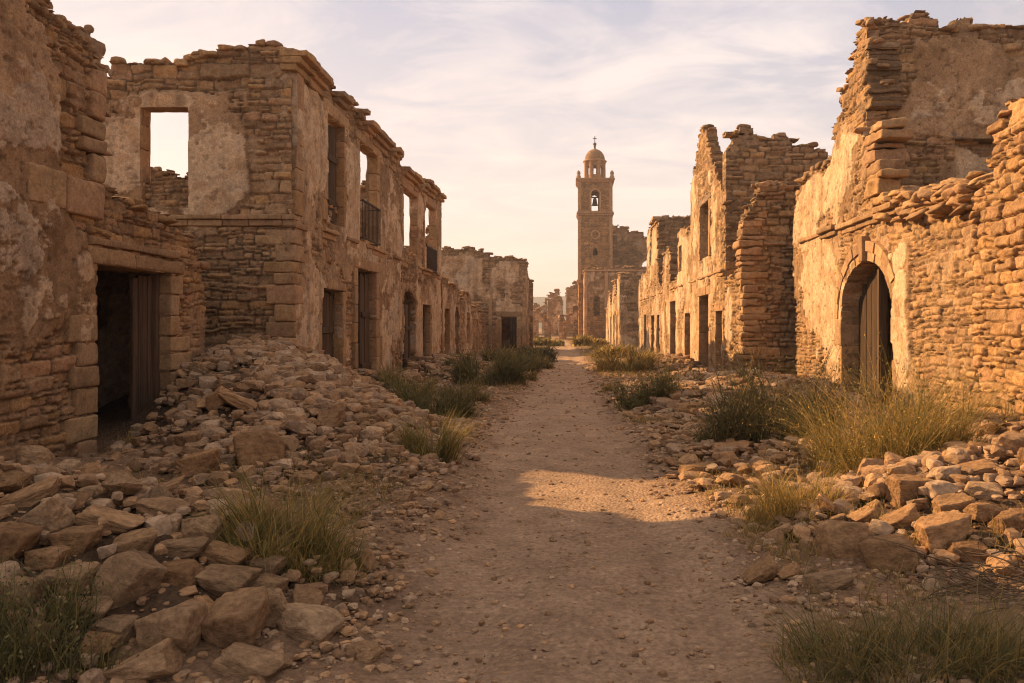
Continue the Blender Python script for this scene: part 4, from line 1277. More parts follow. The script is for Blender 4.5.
# ================================================================== far right houses, church
def house_far_right():
    h = empty('ruined_house', (3.3, 55, 0), 'small roofless ruin with narrow doorways just in front of the church tower', 'house', 'ruined houses')
    pl = planeX(3.3, -1)
    wall('street_wall', h, pl, 55.02, 82, -0.3, [(55, 5.0), (57.5, 5.1), (58, 3.6), (60, 3.8), (60.5, 4.9), (64, 4.7), (65, 3.2), (68, 3.4), (69, 4.4), (72, 4.2), (73, 3), (82, 3.2)], 0.09, 0.5, openings=[('r', 57.0, 58.3, -0.4, 2.3), ('r', 61, 62.6, -0.4, 2.4), ('r', 66, 67.6, -0.4, 2.3), ('r', 71, 72.6, -0.4, 2.2)], plaster=0.2, seed=111, relief=0.07, course=(0.14, 0.28), copsize=1.4)
    wall('front_wall', h, planeY(55, -1), 3.32, 8.5, -0.3, [(3.3, 5.0), (4, 5.05), (5, 4.95), (6, 5.1), (8.5, 4.6)], 0.07, 0.5, plaster=0.12, seed=112, relief=0.07, course=(0.14, 0.28), copsize=1.3)
    frame(h, pl, 57.0, 58.3, -0.1, 2.3, w=0.22, h=0.08, depth=0.25, seed=113, tone=1.08)
    frame(h, pl, 61, 62.6, -0.1, 2.4, w=0.22, h=0.08, depth=0.25, seed=114, tone=1.08)
    frame(h, pl, 66, 67.6, -0.1, 2.3, w=0.22, h=0.08, depth=0.25, seed=115, tone=1.08)
    wall('party_wall', h, planeY(69, -1), 3.8, 8, -0.3, [(3.8, 4.4), (8, 4)], 0.12, 0.5, seed=116)
    slab(h, 3.85, 6, 55.7, 68, 2.7, 2.85)


house_far_right()


def far_ruin(label, x0, x1, y, hts, seed, depth=5.0, ops=(), plaster=0.1, sops=()):
    h = empty('ruined_house', (x0, y, 0), label, 'house', 'ruined houses')
    us = np.linspace(x0, x1, len(hts))
    wall('front_wall', h, planeY(y, -1), x0, x1, -0.3, list(zip(us, hts)), 0.11, 0.5, openings=ops, plaster=plaster, seed=seed, relief=0.08, course=(0.18, 0.34), copsize=1.8, tone=(1.05, 1, 0.97))
    wall('street_wall', h, planeX(x0, -1), y + 0.02, y + depth, -0.3, [(y, hts[0]), (y + depth * 0.5, hts[0] * 0.92), (y + depth, hts[0] * 0.8)], 0.11, 0.5, openings=sops, plaster=plaster, seed=seed + 1, relief=0.08, course=(0.18, 0.34), copsize=1.8)
    wall('side_wall', h, planeX(x1, 1), y + 0.02, y + depth, -0.3, [(y, hts[-1]), (y + depth, hts[-1] * 0.8)], 0.14, 0.5, plaster=plaster, seed=seed + 2, copsize=1.8)
    return h


far_ruin('tall narrow broken ruin just left of the church tower foot', -0.75, 1.2, 108, (6.4, 6.9, 7.3, 7.0), 121, 5)
far_ruin('pale low ruin with an upright gable stub behind the bend of the street', -3.4, -1.4, 112, (5.2, 6.3, 6.4, 5.0), 124, 5, ops=[('r', -2.0, -1.6, 0.2, 2)])
far_ruin('distant ruin with a flat broken top against the hill at the end of the street', -6.6, -3.6, 122, (4.4, 5.0, 4.1, 5.4), 127, 5, ops=[('r', -5.5, -4.6, 0.3, 2.2)])
far_ruin('low walled ruin beside the bend where the street goes out of view', -4.6, -2.6, 92, (3.0, 3.5, 2.6, 1.8), 130, 6, ops=[('r', -3.9, -3.2, 0.2, 1.9)])
far_ruin('waist high ruined walls left of the tower foot by the far street', -1.4, 0.6, 88.5, (2.6, 2.0, 3.1, 3.6), 133, 4, ops=[('r', -0.6, 0.1, 0.0, 1.6)])


def church():
    TC = np.array((0.42, 0.26, 0.15))
    tx0, tx1, ty0, ty1 = 0.70, 4.25, 85.0, 88.55
    t = empty('bell_tower', ((tx0 + tx1) / 2, ty0, 0), 'tall brown brick church bell tower with an arched belfry, small dome and iron cross', 'tower')
    kw = dict(relief=0.03, course=(0.14, 0.24), aspect=(1.4, 2.6), coping=0, straight=True, plaster=-0.45, tone=(1.06, 0.90, 0.76))
    cx = (tx0 + tx1) / 2; cy = (ty0 + ty1) / 2
    for (name, pl, a, b, flip_) in (('front_wall', planeY(ty0, -1), tx0 + 0.02, tx1 - 0.02, 0), ('rear_wall', planeY(ty1, 1), tx0 + 0.02, tx1 - 0.02, 0), ('west_wall', planeX(tx0, -1), ty0 + 0.02, ty1 - 0.02, 0), ('east_wall', planeX(tx1, 1), ty0 + 0.02, ty1 - 0.02, 0)):
        c = (a + b) / 2
        ops = [('e', c - 0.42, c + 0.42, 13.55, 15.5, 0.42)]
        if name == 'front_wall':
            ops += [('e', c - 0.2, c + 0.2, 8.95, 9.55, 0.2), ('e', c - 0.2, c + 0.2, 7.3, 7.7, 0.15)]
        wall(name, t, pl, a, b, -0.3, [(a, 17.0), (b, 17.0)], 0.08, 0.55, openings=ops, seed=141 + len(name), **kw)
    # corner pilasters, cornices
    pl0 = Plane((0, 0, 0), (1, 0, 0), (0, -1, 0))
    mb = MB()
    for (px, py) in ((tx0, ty0), (tx1, ty0), (tx0, ty1), (tx1, ty1)):
        for (z0, z1) in ((6.4, 13.2), (13.75, 16.8)):
            rough_box(mb, pl0, px - 0.28 if px == tx1 else px - 0.06, px + 0.06 if px == tx1 else px + 0.28, z0, z1, -(py + (0.28 if py == ty0 else 0.06)), -(py - (0.06 if py == ty0 else 0.28)), TC * 1.08, 0.02, 0.02, 0.4, 3)
            mb.build('pilaster', M_FAR, t); mb = MB()
    mb = MB()
    for grp in (((13.25, 13.42, 0.12), (13.425, 13.55, 0.22), (13.555, 13.72, 0.14)), ((16.75, 16.9, 0.12), (16.905, 17.05, 0.24), (17.055, 17.2, 0.3)), ((6.05, 6.3, 0.1), (6.3, 6.42, 0.18))):
        mb = MB()
        for (z0, z1, o) in grp:
            rough_box(mb, pl0, tx0 - o, tx1 + o, z0, z1, -(ty1 + o), -(ty0 - o), TC * 1.05, 0.02, 0.025, 0.3, int(z0 * 7))
        mb.build('cornice', M_FAR, t)
    # oculus
    mb = MB()
    for k in range(18):
        a0 = 2 * math.pi * k / 18
        rough_box(mb, pl0, cx + 0.42 * math.cos(a0) - 0.08, cx + 0.42 * math.cos(a0) + 0.08, 11.2 + 0.42 * math.sin(a0) - 0.08, 11.2 + 0.42 * math.sin(a0) + 0.08, -(ty0 + 0.1), -(ty0 - 0.06), TC * 1.15, 0.03, 0.01, 0.2, k)
    mb.build('oculus', M_FAR, t)
    # belfry arch surround
    mb = MB()
    for s in (-1, 1):
        rough_box(mb, pl0, cx + s * 0.43, cx + s * 0.6, 13.75, 15.5, -(ty0 + 0.1), -(ty0 - 0.07), TC * 1.1, 0.02, 0.01, 0.4, 2)
    for k in range(9):
        t0 = math.pi * (k + 0.5) / 9
        rough_box(mb, pl0, cx + 0.53 * math.cos(t0) - 0.1, cx + 0.53 * math.cos(t0) + 0.1, 15.5 + 0.53 * math.sin(t0) - 0.1, 15.5 + 0.53 * math.sin(t0) + 0.1, -(ty0 + 0.1), -(ty0 - 0.07), TC * 1.1, 0.03, 0.01, 0.2, k)
    mb.build('belfry_arch', M_FAR, t)
    # bell
    mb = MB()
    lathe(mb, cx, cy, [(0.0, 15.35), (0.14, 15.33), (0.2, 15.2), (0.24, 14.9), (0.32, 14.62), (0.38, 14.55), (0.3, 14.56), (0.0, 14.8)], 20, (1, 1, 1))
    rough_box(mb, pl0, cx - 1.4, cx + 1.4, 15.36, 15.5, -(cy + 0.07), -(cy - 0.07), (1, 1, 1), 0.02, 0, 0.5)
    mb.build('bell', M_IRON, t)
    # corner finials with weeds look: small worn pinnacles
    mb = MB()
    rg = np.random.default_rng(3)
    for (px, py) in ((tx0, ty0), (tx1, ty0), (tx0, ty1), (tx1, ty1)):
        lathe(mb, px, py, [(0.24, 17.2), (0.24, 17.45), (0.15, 17.5), (0.22, 17.7), (0.16, 17.9), (0.02, 18.05)], 10, TC)
        mb.build('pinnacle', M_FAR, t); mb = MB()
    # octagonal lantern of eight piers, dome, ball and cross
    lan = MB()
    rr = 1.02
    for k in range(8):
        a0 = math.pi / 8 + k * math.pi / 4
        px, py = cx + rr * math.cos(a0), cy + rr * math.sin(a0)
        lathe(lan, px, py, [(0.24, 17.2), (0.22, 17.5), (0.2, 19.0), (0.27, 19.2), (0.0, 19.25)], 8, TC * 1.02)
    for k in range(8):
        a0, a1 = math.pi / 8 + k * math.pi / 4, math.pi / 8 + (k + 1) * math.pi / 4
        p0 = np.array((cx + rr * math.cos(a0), cy + rr * math.sin(a0), 0)); p1 = np.array((cx + rr * math.cos(a1), cy + rr * math.sin(a1), 0))
        A = (p1 - p0) / np.linalg.norm(p1 - p0)
        nn = np.cross(A, (0, 0, 1))
        pp = Plane(p0, A, nn)
        Ln = np.linalg.norm(p1 - p0)
        rough_box(lan, pp, 0, Ln, 17.2, 17.8, -0.16, 0.02, TC, 0.02, 0.01, 0.3, k)
        rough_box(lan, pp, 0, Ln, 18.75, 19.22, -0.16, 0.02, TC, 0.02, 0.01, 0.3, k)
        if k not in (0, 2, 4, 6, 5, 1):
            pass
        rough_box(lan, pp, 0, Ln * 0.3, 17.8, 18.75, -0.14, 0.0, TC, 0.02, 0.01, 0.3, k + 3)
        rough_box(lan, pp, Ln * 0.7, Ln, 17.8, 18.75, -0.14, 0.0, TC, 0.02, 0.01, 0.3, k + 4)
    lathe(lan, cx, cy, [(0, 19.2), (1.22, 19.2), (1.3, 19.28), (1.3, 19.36), (1.12, 19.42)], 24, TC * 1.1)
    lan.build('lantern', M_FAR, t)
    dm = MB()
    lathe(dm, cx, cy, [(1.12, 19.4)] + [(1.1 * math.cos(q), 19.45 + 1.22 * math.sin(q)) for q in np.linspace(0, 1.42, 12)] + [(0.12, 20.72), (0.1, 20.95), (0.18, 21.0), (0.1, 21.08)], 24, TC * 1.05)
    lathe(dm, cx, cy, [(0.03, 21.05), (0.14, 21.1), (0.2, 21.22), (0.14, 21.35), (0.02, 21.4)], 12, TC * 0.6)
    dm.c = [q * 0.72 for q in dm.c]
    dm.build('dome', M_FAR, t)
    mb = MB()
    rough_box(mb, pl0, cx - 0.04, cx + 0.04, 21.38, 22.1, -(cy + 0.04), -(cy - 0.04), (1, 1, 1), 0.01, 0, 0.4)
    rough_box(mb, pl0, cx - 0.21, cx + 0.21, 21.78, 21.85, -(cy + 0.039), -(cy - 0.039), (1, 1, 1), 0.01, 0, 0.4)
    mb.build('cross', M_IRON, t)

    n = empty('church_nave', (4.3, 92, 0), 'roofless church nave with a broken skyline and arches behind the bell tower', 'church')
    k2 = dict(relief=0.06, course=(0.2, 0.34), copsize=2.2, plaster=-0.1, tone=(0.95, 0.88, 0.83))
    wall('side_wall', n, planeY(92, -1), 4.4, 16, -0.3, [(4.4, 13.0), (5.2, 12.9), (6.2, 12.8), (6.6, 12.2), (7.6, 12.0), (8.8, 11.6), (9.6, 11.5), (12, 10.5), (16, 9.5)], 0.12, 0.7, openings=[('e', 8.0, 9.6, 7.0, 8.3, 0.8)], seed=151, **k2)
    wall('gable_wall', n, planeX(4.3, -1), 88.7, 104, -0.3, [(88.7, 11), (92, 13), (104, 9)], 0.16, 0.7, seed=152, **k2)
    wall('rear_wall', n, planeY(100, -1), 4.6, 16, -0.3, [(4.6, 9), (16, 8)], 0.2, 0.7, seed=153, **k2)
    mb = MB()
    for k in range(11):
        t0 = math.pi * (k + 0.5) / 11
        rough_box(mb, pl0, 8.8 + 0.95 * math.cos(t0) - 0.17, 8.8 + 0.95 * math.cos(t0) + 0.17, 8.3 + 0.95 * math.sin(t0) - 0.17, 8.3 + 0.95 * math.sin(t0) + 0.17, -92.3, -91.9, TC * 1.1, 0.04, 0.02, 0.25, k)
    mb.build('window_arch', M_FAR, n)

    p = empty('church_annex', (1.25, 78, 0), 'lower church annex with tall pilasters standing against the bell tower foot', 'church')
    wall('front_wall', p, planeY(78, -1), 1.27, 7.5, -0.3, [(1.25, 7.0), (2.5, 7.2), (3.6, 7.0), (5, 7.3), (7.5, 7.1)], 0.09, 0.5, openings=[('e', 2.1, 2.7, 2.5, 4.2, 0.3)], seed=155, plaster=0.05, relief=0.06, course=(0.16, 0.3), copsize=1.7, tone=(0.97, 0.9, 0.86))
    wall('street_wall', p, planeX(1.25, -1), 78.02, 84.9, -0.3, [(78, 7.0), (84.9, 6.8)], 0.09, 0.5, openings=[('r', 80, 81.3, -0.3, 2.6), ('e', 80, 81.2, 3.8, 5.4, 0.4)], seed=156, plaster=0.15, relief=0.06, course=(0.16, 0.3), copsize=1.7, tone=(1, 0.95, 0.9))
    mb = MB()
    for (ua, ub) in ((1.2, 1.5), (3.2, 3.5), (5.2, 5.5)):
        rough_box(mb, planeY(78, -1), ua, ub, 0, 6.8, -0.1, 0.12, TC * 1.15, 0.03, 0.03, 0.4, 4)
        mb.build('pilaster', M_FAR, p); mb = MB()
    rough_box(mb, planeY(78, -1), 1.15, 7.5, 6.82, 7.0, -0.1, 0.16, TC * 1.15, 0.03, 0.04, 0.4, 4)
    mb.build('cornice', M_FAR, p)


church()


# ================================================================== loose stones
RNG = np.random.default_rng(2024)
SHAPES = [('block', 0, 0.05), ('wedge', 0, 0.07), ('slab', 0, 0.05), ('boulder', 1, 0.07), ('chunk', 0, 0.08), ('block', 0, 0.06), ('slab', 0, 0.06),
          ('chunk', 0, 0.07), ('boulder', 1, 0.06), ('wedge', 0, 0.06)]
PROTO = []
for k, (nm, rd, ro) in enumerate(SHAPES):
    v, f = stone_shape(5, 900 + k, rd, ro)
    if nm == 'wedge':
        v = v * np.stack([np.ones(len(v)), np.ones(len(v)), 0.65 + 0.45 * v[:, 0]], 1)
    mbp = MB().add(v * 0.5, f)
    ob = mbp.build('rubble_stone', M_STONE)
    PROTO.append(ob.data)
    bpy.data.objects.remove(ob)
LOW3 = [stone_shape(3, 1300 + k, 0, 0.07) for k in range(12)]
LOW2 = [stone_shape(2, 1400 + k, 0, 0.07) for k in range(12)]


def put_stone(kind, ctr, size, rot, label, group=None):
    idx = [k for k, q in enumerate(SHAPES) if q[0] == kind]
    o = bpy.data.objects.new('rubble_stone', PROTO[idx[int(RNG.integers(len(idx)))]])
    COL.objects.link(o)
    o.location = [float(q) for q in ctr]
    o.scale = [float(q) for q in size]
    o.rotation_euler = [float(q) for q in rot]
    return tag(o, label, 'stone', group)


LAND = []      # (x px, y px, phrase, world x, world y, radius)
# px, py, width px, height px, tilt on screen (deg, + = right end up), shape, label, short phrase
HAND = [
    (28, 497, 66, 30, 24, 'slab', 'long flat slab tilted up to the right at the far left of the front heap', 'long tilted slab at the left edge'),
    (127, 580, 62, 52, -20, 'block', 'big angular block with a pale top in the middle of the left front heap', 'big pale topped block'),
    (182, 551, 54, 19, 2, 'slab', 'flat brick shaped slab lying level behind the big pale topped block', 'level brick shaped slab'),
    (178, 576, 50, 24, 0, 'boulder', 'oval rough stone just right of the big pale topped block', 'oval rough stone'),
    (224, 580, 56, 38, -18, 'wedge', 'pointed wedge stone leaning right behind the pyramid shaped boulder', 'leaning wedge stone'),
    (239, 620, 62, 54, 8, 'chunk', 'pyramid shaped boulder at the front right of the left heap', 'pyramid shaped boulder'),
    (308, 625, 68, 34, -8, 'block', 'wide flat topped block lying apart at the right foot of the left heap', 'wide flat topped block'),
    (170, 634, 62, 50, 14, 'chunk', 'large lopsided boulder at the bottom centre of the left heap', 'large lopsided boulder'),
    (204, 618, 60, 30, -26, 'slab', 'long stone sloping down to the right beside the large lopsided boulder', 'long sloping stone'),
    (252, 664, 74, 32, -10, 'slab', 'long low slab at the bottom edge below the pyramid shaped boulder', 'long low slab at the bottom'),
    (146, 664, 80, 38, 10, 'wedge', 'broad ridge backed stone at the bottom edge below the large lopsided boulder', 'broad ridge backed stone'),
    (78, 541, 44, 30, 0, 'chunk', 'squat rough stone behind the big pale topped block', 'squat rough stone'),
    (112, 520, 66, 26, -16, 'slab', 'slab sloping down right near the crest of the left heap', 'crest slab'),
    (202, 531, 44, 30, 6, 'block', 'square stone at the right end of the heap crest beside the grass', 'square crest stone'),
    (226, 556, 50, 26, -12, 'slab', 'flat slab under the square crest stone beside the green grass', 'flat slab beside the grass'),
    (266, 588, 42, 22, -8, 'block', 'small smooth block below the green grass tuft', 'small smooth block'),
    (264, 568, 40, 22, 4, 'chunk', 'pale lump half hidden by the green grass tuft', 'pale lump at the grass'),
    (364, 652, 38, 17, 4, 'boulder', 'rounded cobble alone on the gravel right of the left heap', 'lone rounded cobble'),
    (134, 545, 42, 26, 8, 'chunk', 'grey chunk just behind the big pale topped block', 'grey chunk'),
    (8, 545, 48, 46, -14, 'chunk', 'tall dark boulder cut by the left edge under the long tilted slab', 'dark boulder at the left edge'),
    (70, 580, 62, 22, 4, 'slab', 'long thin slab left of the big pale topped block', 'long thin slab'),
    (82, 612, 58, 24, -4, 'slab', 'low dark slab below the long thin slab near the corner plant', 'low dark slab'),
    (116, 632, 50, 22, 4, 'slab', 'flat stone left of the large lopsided boulder', 'flat stone left of the boulder'),
    (160, 509, 48, 20, -10, 'chunk', 'weathered lump on top of the heap crest behind the level slab', 'weathered crest lump'),
    (46, 562, 40, 26, 2, 'chunk', 'knobbly stone left of the squat rough stone', 'knobbly stone'),
    (24, 590, 46, 40, -24, 'wedge', 'slanting wedge at the left edge above the corner plant', 'slanting wedge'),
    (45, 520, 46, 36, 30, 'chunk', 'steep stone propping the long tilted slab', 'propping stone'),
    (841, 541, 58, 38, -4, 'block', 'large square block at the left end of the right front heap', 'large square block'),
    (890, 554, 58, 34, 4, 'boulder', 'pale rounded boulder at the foot of the right front heap', 'pale rounded boulder'),
    (760, 572, 40, 24, 22, 'wedge', 'pointed grey stone lying apart at the edge of the path', 'pointed grey stone by the path'),
    (789, 573, 28, 15, 6, 'wedge', 'small dark pointed stone right of the pointed grey stone by the path', 'small dark pointed stone'),
    (941, 533, 52, 38, 10, 'chunk', 'cracked brown boulder in the middle of the right front heap', 'cracked brown boulder'),
    (906, 490, 44, 32, -6, 'chunk', 'brown boulder under the yellow shrub', 'brown boulder under the shrub'),
    (868, 514, 38, 22, 16, 'wedge', 'sunlit wedge behind the large square block', 'sunlit wedge'),
    (902, 518, 40, 24, 14, 'wedge', 'pale wedge above the pale rounded boulder', 'pale wedge'),
    (951, 508, 38, 26, 6, 'chunk', 'light grey chunk behind the cracked brown boulder', 'light grey chunk'),
    (971, 470, 54, 18, 14, 'slab', 'long sunlit slab on top of the right front heap', 'long sunlit slab'),
    (984, 492, 40, 20, -4, 'slab', 'flat stone under the long sunlit slab', 'flat stone under the slab'),
    (828, 582, 50, 22, 4, 'boulder', 'flat rounded stone in front of the large square block', 'flat rounded stone'),
    (1010, 525, 36, 26, 6, 'chunk', 'rough stone at the right edge behind the dry twigs', 'rough stone behind the twigs'),
    (981, 514, 32, 22, -10, 'chunk', 'blocky stone between the light grey chunk and the right edge', 'blocky stone'),
    (968, 552, 44, 22, 2, 'slab', 'low flat stone beside the dry twigs', 'low flat stone at the twigs'),
    (260, 450, 50, 40, 0, 'boulder', 'big round faced boulder at the foot of the spill beside the plank door', 'big round faced boulder'),
    (201, 464, 38, 27, 12, 'chunk', 'pale angular stone left of the big round faced boulder', 'pale angular stone'),
    (188, 442, 24, 22, 0, 'chunk', 'upright stone at the foot of the door jamb', 'upright stone at the jamb'),
    (246, 405, 54, 20, -22, 'slab', 'long broken beam like stone sloping down right on the spill', 'long sloping stone on the spill'),
    (219, 400, 26, 26, 40, 'slab', 'slab standing on edge left of the long sloping stone on the spill', 'slab on edge'),
    (401, 497, 26, 13, 0, 'block', 'square stone lying at the right foot of the spill', 'square stone at the spill foot'),
    (305, 480, 28, 15, 0, 'slab', 'flat stone at the foot of the spill right of the round faced boulder', 'flat stone at the spill foot'),
    (345, 470, 30, 16, -6, 'slab', 'tan flat stone low on the spill between the boulder and the path', 'tan flat stone low on the spill'),
    (330, 420, 30, 18, 6, 'block', 'blocky stone halfway up the spill below the two storey house', 'blocky stone on the spill'),
    (696, 470, 36, 14, 4, 'slab', 'flat slab at the right verge across from the spill', 'flat slab on the right verge'),
    (730, 448, 40, 14, 6, 'slab', 'broad flat slab left of the dark bush', 'broad flat slab by the bush'),
    (700, 430, 38, 14, 8, 'slab', 'tilted flat slab uphill of the broad flat slab by the bush', 'tilted slab uphill'),
    (735, 395, 38, 13, 8, 'slab', 'flat slab near the foot of the stacked wall end', 'flat slab under the stacked wall'),
    (690, 408, 34, 13, 4, 'slab', 'flat slab between the two bushes on the right', 'flat slab between the bushes'),
    (820, 440, 50, 12, 10, 'slab', 'long low slab leading up to the arched doorway', 'long slab at the arched doorway'),
]
for (px, py, w, h, tilt, kind, label, phrase) in HAND:
    g = hit(px, min(py + h * 0.42, 760))
    Y = g[1] + 0.0
    s = Y / FPX
    W_, H_ = w * s * 1.02, h * s * 1.08
    D_ = min(max(W_ * 0.75, H_), W_ * 1.05)
    if kind == 'slab':
        c = abs(math.cos(R(tilt))); s_ = abs(math.sin(R(tilt)))
        H_ = max(H_ * 0.62, H_ - W_ * s_ * 0.5)
    Yc = Y + D_ * 0.25
    c = pix(px, py, Yc)
    gg = g1(c[0], Yc)
    c[2] = np.clip(c[2], gg + 0.12 * H_, gg + 0.5 * H_ + 0.26)
    put_stone(kind, c, (W_, D_, H_), (RNG.normal(0, 0.12), -R(tilt), RNG.normal(0, 0.25)), label)
    LAND.append((px, py, phrase, c[0], Yc, max(W_, D_) * 0.5))

# heaps: (heap, stones, size range, flatness, spill factor)
HEAPN = {'front_left': ('left front heap', 1300, (0.05, 0.23), 0.62), 'mid_left': ('spill below the two storey house', 3000, (0.06, 0.33), 0.50),
         'verge_right': ('stony right verge', 1900, (0.035, 0.26), 0.38), 'verge_left': ('stony left verge', 700, (0.025, 0.11), 0.45),
         'spill_left': ('fan of stones beside the path', 1100, (0.05, 0.26), 0.5), 'facade_left': ('rubble along the two storey house front', 420, (0.10, 0.32), 0.5), 'far_left': ('rubble along the far left verge', 420, (0.12, 0.4), 0.5),
         'front_right': ('right front heap', 1100, (0.05, 0.25), 0.62), 'mid_right': ('field of slabs below the gabled house', 3000, (0.07, 0.42), 0.33),
         'bank_right': ('bank below the arched doorway', 1000, (0.07, 0.26), 0.4), 'far_right': ('rubble along the far right verge', 420, (0.12, 0.42), 0.42)}
cand = []
for key, (nm, n, (s0, s1), flat) in HEAPN.items():
    cx, cy, rx, ry, hh, ang = HEAPS[key]
    got = 0; tries = 0
    while got < n and tries < n * 12:
        tries += 1
        r = math.sqrt(RNG.random()) * 1.08; t = RNG.random() * 2 * math.pi
        p, q = r * math.cos(t) * rx, r * math.sin(t) * ry
        x = cx + p * math.cos(ang) - q * math.sin(ang); y = cy + p * math.sin(ang) + q * math.cos(ang)
        if y < 3.0 or abs(x - path_x(y)) < path_w(y) * 0.95 + RNG.random() * 0.25: continue
        if x < -6.0 or x > 5.25 or (x < -5.0 and y > 14.5) or (x > 4.2 and y > 20): continue
        if x < -4.4 and 8.6 < y < 12.0 and RNG.random() < 0.7: continue
        edge = 1 - r
        if RNG.random() > min(1, 0.25 + 2.2 * max(edge, 0)): continue
        s = s0 + (s1 - s0) * RNG.random() ** 2.1 * (0.55 + 0.45 * min(1, edge * 3 + 0.2))
        bad = False
        for (lx, ly, ph, wx, wy, wr) in LAND:
            if (x - wx) ** 2 + (y - wy) ** 2 < (wr * 0.85 + s * 0.3) ** 2: bad = True; break
        if bad: continue
        got += 1
        lift = RNG.random() ** 1.5 * 0.10 * min(1, max(edge, 0) * 3)
        cand.append((s * FPX / y, x, y, s, flat * RNG.uniform(0.7, 1.5), lift, key))
cand.sort(key=lambda c: -c[0])
NIND = 300 - len(HAND)
kinds = ['block', 'wedge', 'slab', 'boulder', 'chunk']
adj = {'block': 'blocky', 'wedge': 'wedge shaped', 'slab': 'flat', 'boulder': 'rounded', 'chunk': 'rough'}
seen_lab = {}
for (ps, x, y, s, fl, lift, key) in cand[:NIND]:
    kind = 'slab' if fl < 0.42 else kinds[int(RNG.integers(5))]
    fl = min(fl, 0.95)
    H_ = s * fl
    gg = g1(x, y)
    c = (x, y, gg + H_ * 0.22 + lift)
    px, py = VX + x / y * FPX, VY - (c[2] - EYE) / y * FPX
    best = sorted(LAND, key=lambda q: (q[0] - px) ** 2 + ((q[1] - py) * 1.3) ** 2)[0]
    ddx, ddy = px - best[0], py - best[1]
    if abs(ddx) > abs(ddy) * 1.3: rel = 'left of' if ddx < 0 else 'right of'
    else: rel = 'above' if ddy < 0 else 'below'
    if abs(ddx) + abs(ddy) > 90: rel = 'well ' + rel
    size = 'large' if ps > 34 else ('fist sized' if s < 0.13 else ('middling' if s < 0.24 else 'hefty'))
    lab = f"{size} {adj[kind]} stone {rel} the {best[2]}"
    o = put_stone(kind, c, (s, s * RNG.uniform(0.65, 1.0), H_), (RNG.normal(0, 0.22), RNG.normal(0, 0.22), RNG.uniform(0, 6.28)), lab, 'loose stones of the ' + HEAPN[key][0])
    seen_lab.setdefault(lab, []).append(o)
QUAL = {2: ['farther', 'nearer'], 3: ['farthest', 'middle', 'nearest'], 4: ['farthest', 'second farthest', 'second nearest', 'nearest']}
for lab, os_ in seen_lab.items():
    os_.sort(key=lambda o: -o.location.y)
    if len(os_) in QUAL:
        for q, o in zip(QUAL[len(os_)], os_):
            o['label'] = q + ' ' + lab
    elif len(os_) > 4:
        for o in os_: o['group'] = os_[0]['group']

mb = MB()
SC_COL = np.array([(0.31, 0.20, 0.12), (0.40, 0.265, 0.16), (0.36, 0.255, 0.175), (0.44, 0.28, 0.16), (0.47, 0.345, 0.24)])
for (ps, x, y, s, fl, lift, key) in cand[NIND:]:
    H_ = s * min(fl, 0.95)
    lib = LOW3 if ps > 7 else LOW2
    add_stone(mb, lib[int(RNG.integers(12))], (x, y, g1(x, y) + H_ * 0.2 + lift), (s, s * RNG.uniform(0.65, 1.0), H_), RNG.uniform(0, 6.28), (RNG.normal(0, 0.2), RNG.normal(0, 0.2)), SC_COL[int(RNG.integers(5))] * RNG.uniform(0.8, 1.12))
tag(mb.build('rubble', M_RUBBLE, sharp=26), kind='stuff')

# gravel and pebbles on the verges and the path
mb = MB()
n = 0
while n < 22000:
    y = 3.1 * (34 / 3.1) ** (RNG.random() ** 1.25)
    x = path_x(y) + RNG.normal(0, 2.3)
    d = abs(x - path_x(y)) / path_w(y)
    if abs(x) > 5.2: continue
    if d < 0.75 and RNG.random() > 0.32: continue
    if d < 1.1 and RNG.random() > 0.6: continue
    s = (0.012 + 0.05 * RNG.random() ** 3.2) * (1 + y * 0.05) * (0.75 if d < 0.9 else 1.15)
    h = s * RNG.uniform(0.35, 0.7)
    add_stone(mb, LOW2[int(RNG.integers(12))], (x, y, g1(x, y) + h * 0.15), (s, s * RNG.uniform(0.6, 1), h), RNG.uniform(0, 6.28), (RNG.normal(0, 0.15), RNG.normal(0, 0.15)), SC_COL[int(RNG.integers(5))] * RNG.uniform(0.8, 1.25))
    n += 1
tag(mb.build('gravel', M_RUBBLE, sharp=26), kind='stuff')


# ================================================================== plants
GREEN = np.array([(0.18, 0.165, 0.052), (0.24, 0.20, 0.07), (0.14, 0.135, 0.048), (0.31, 0.235, 0.095)])
DRY = np.array([(0.48, 0.32, 0.10), (0.38, 0.27, 0.09), (0.55, 0.39, 0.15), (0.28, 0.215, 0.075)])
DARK = np.array([(0.12, 0.115, 0.05), (0.16, 0.145, 0.065), (0.09, 0.092, 0.042), (0.21, 0.175, 0.085)])


MIXED0 = np.array([(0.17, 0.155, 0.07), (0.13, 0.125, 0.055), (0.21, 0.18, 0.085), (0.10, 0.10, 0.045)])


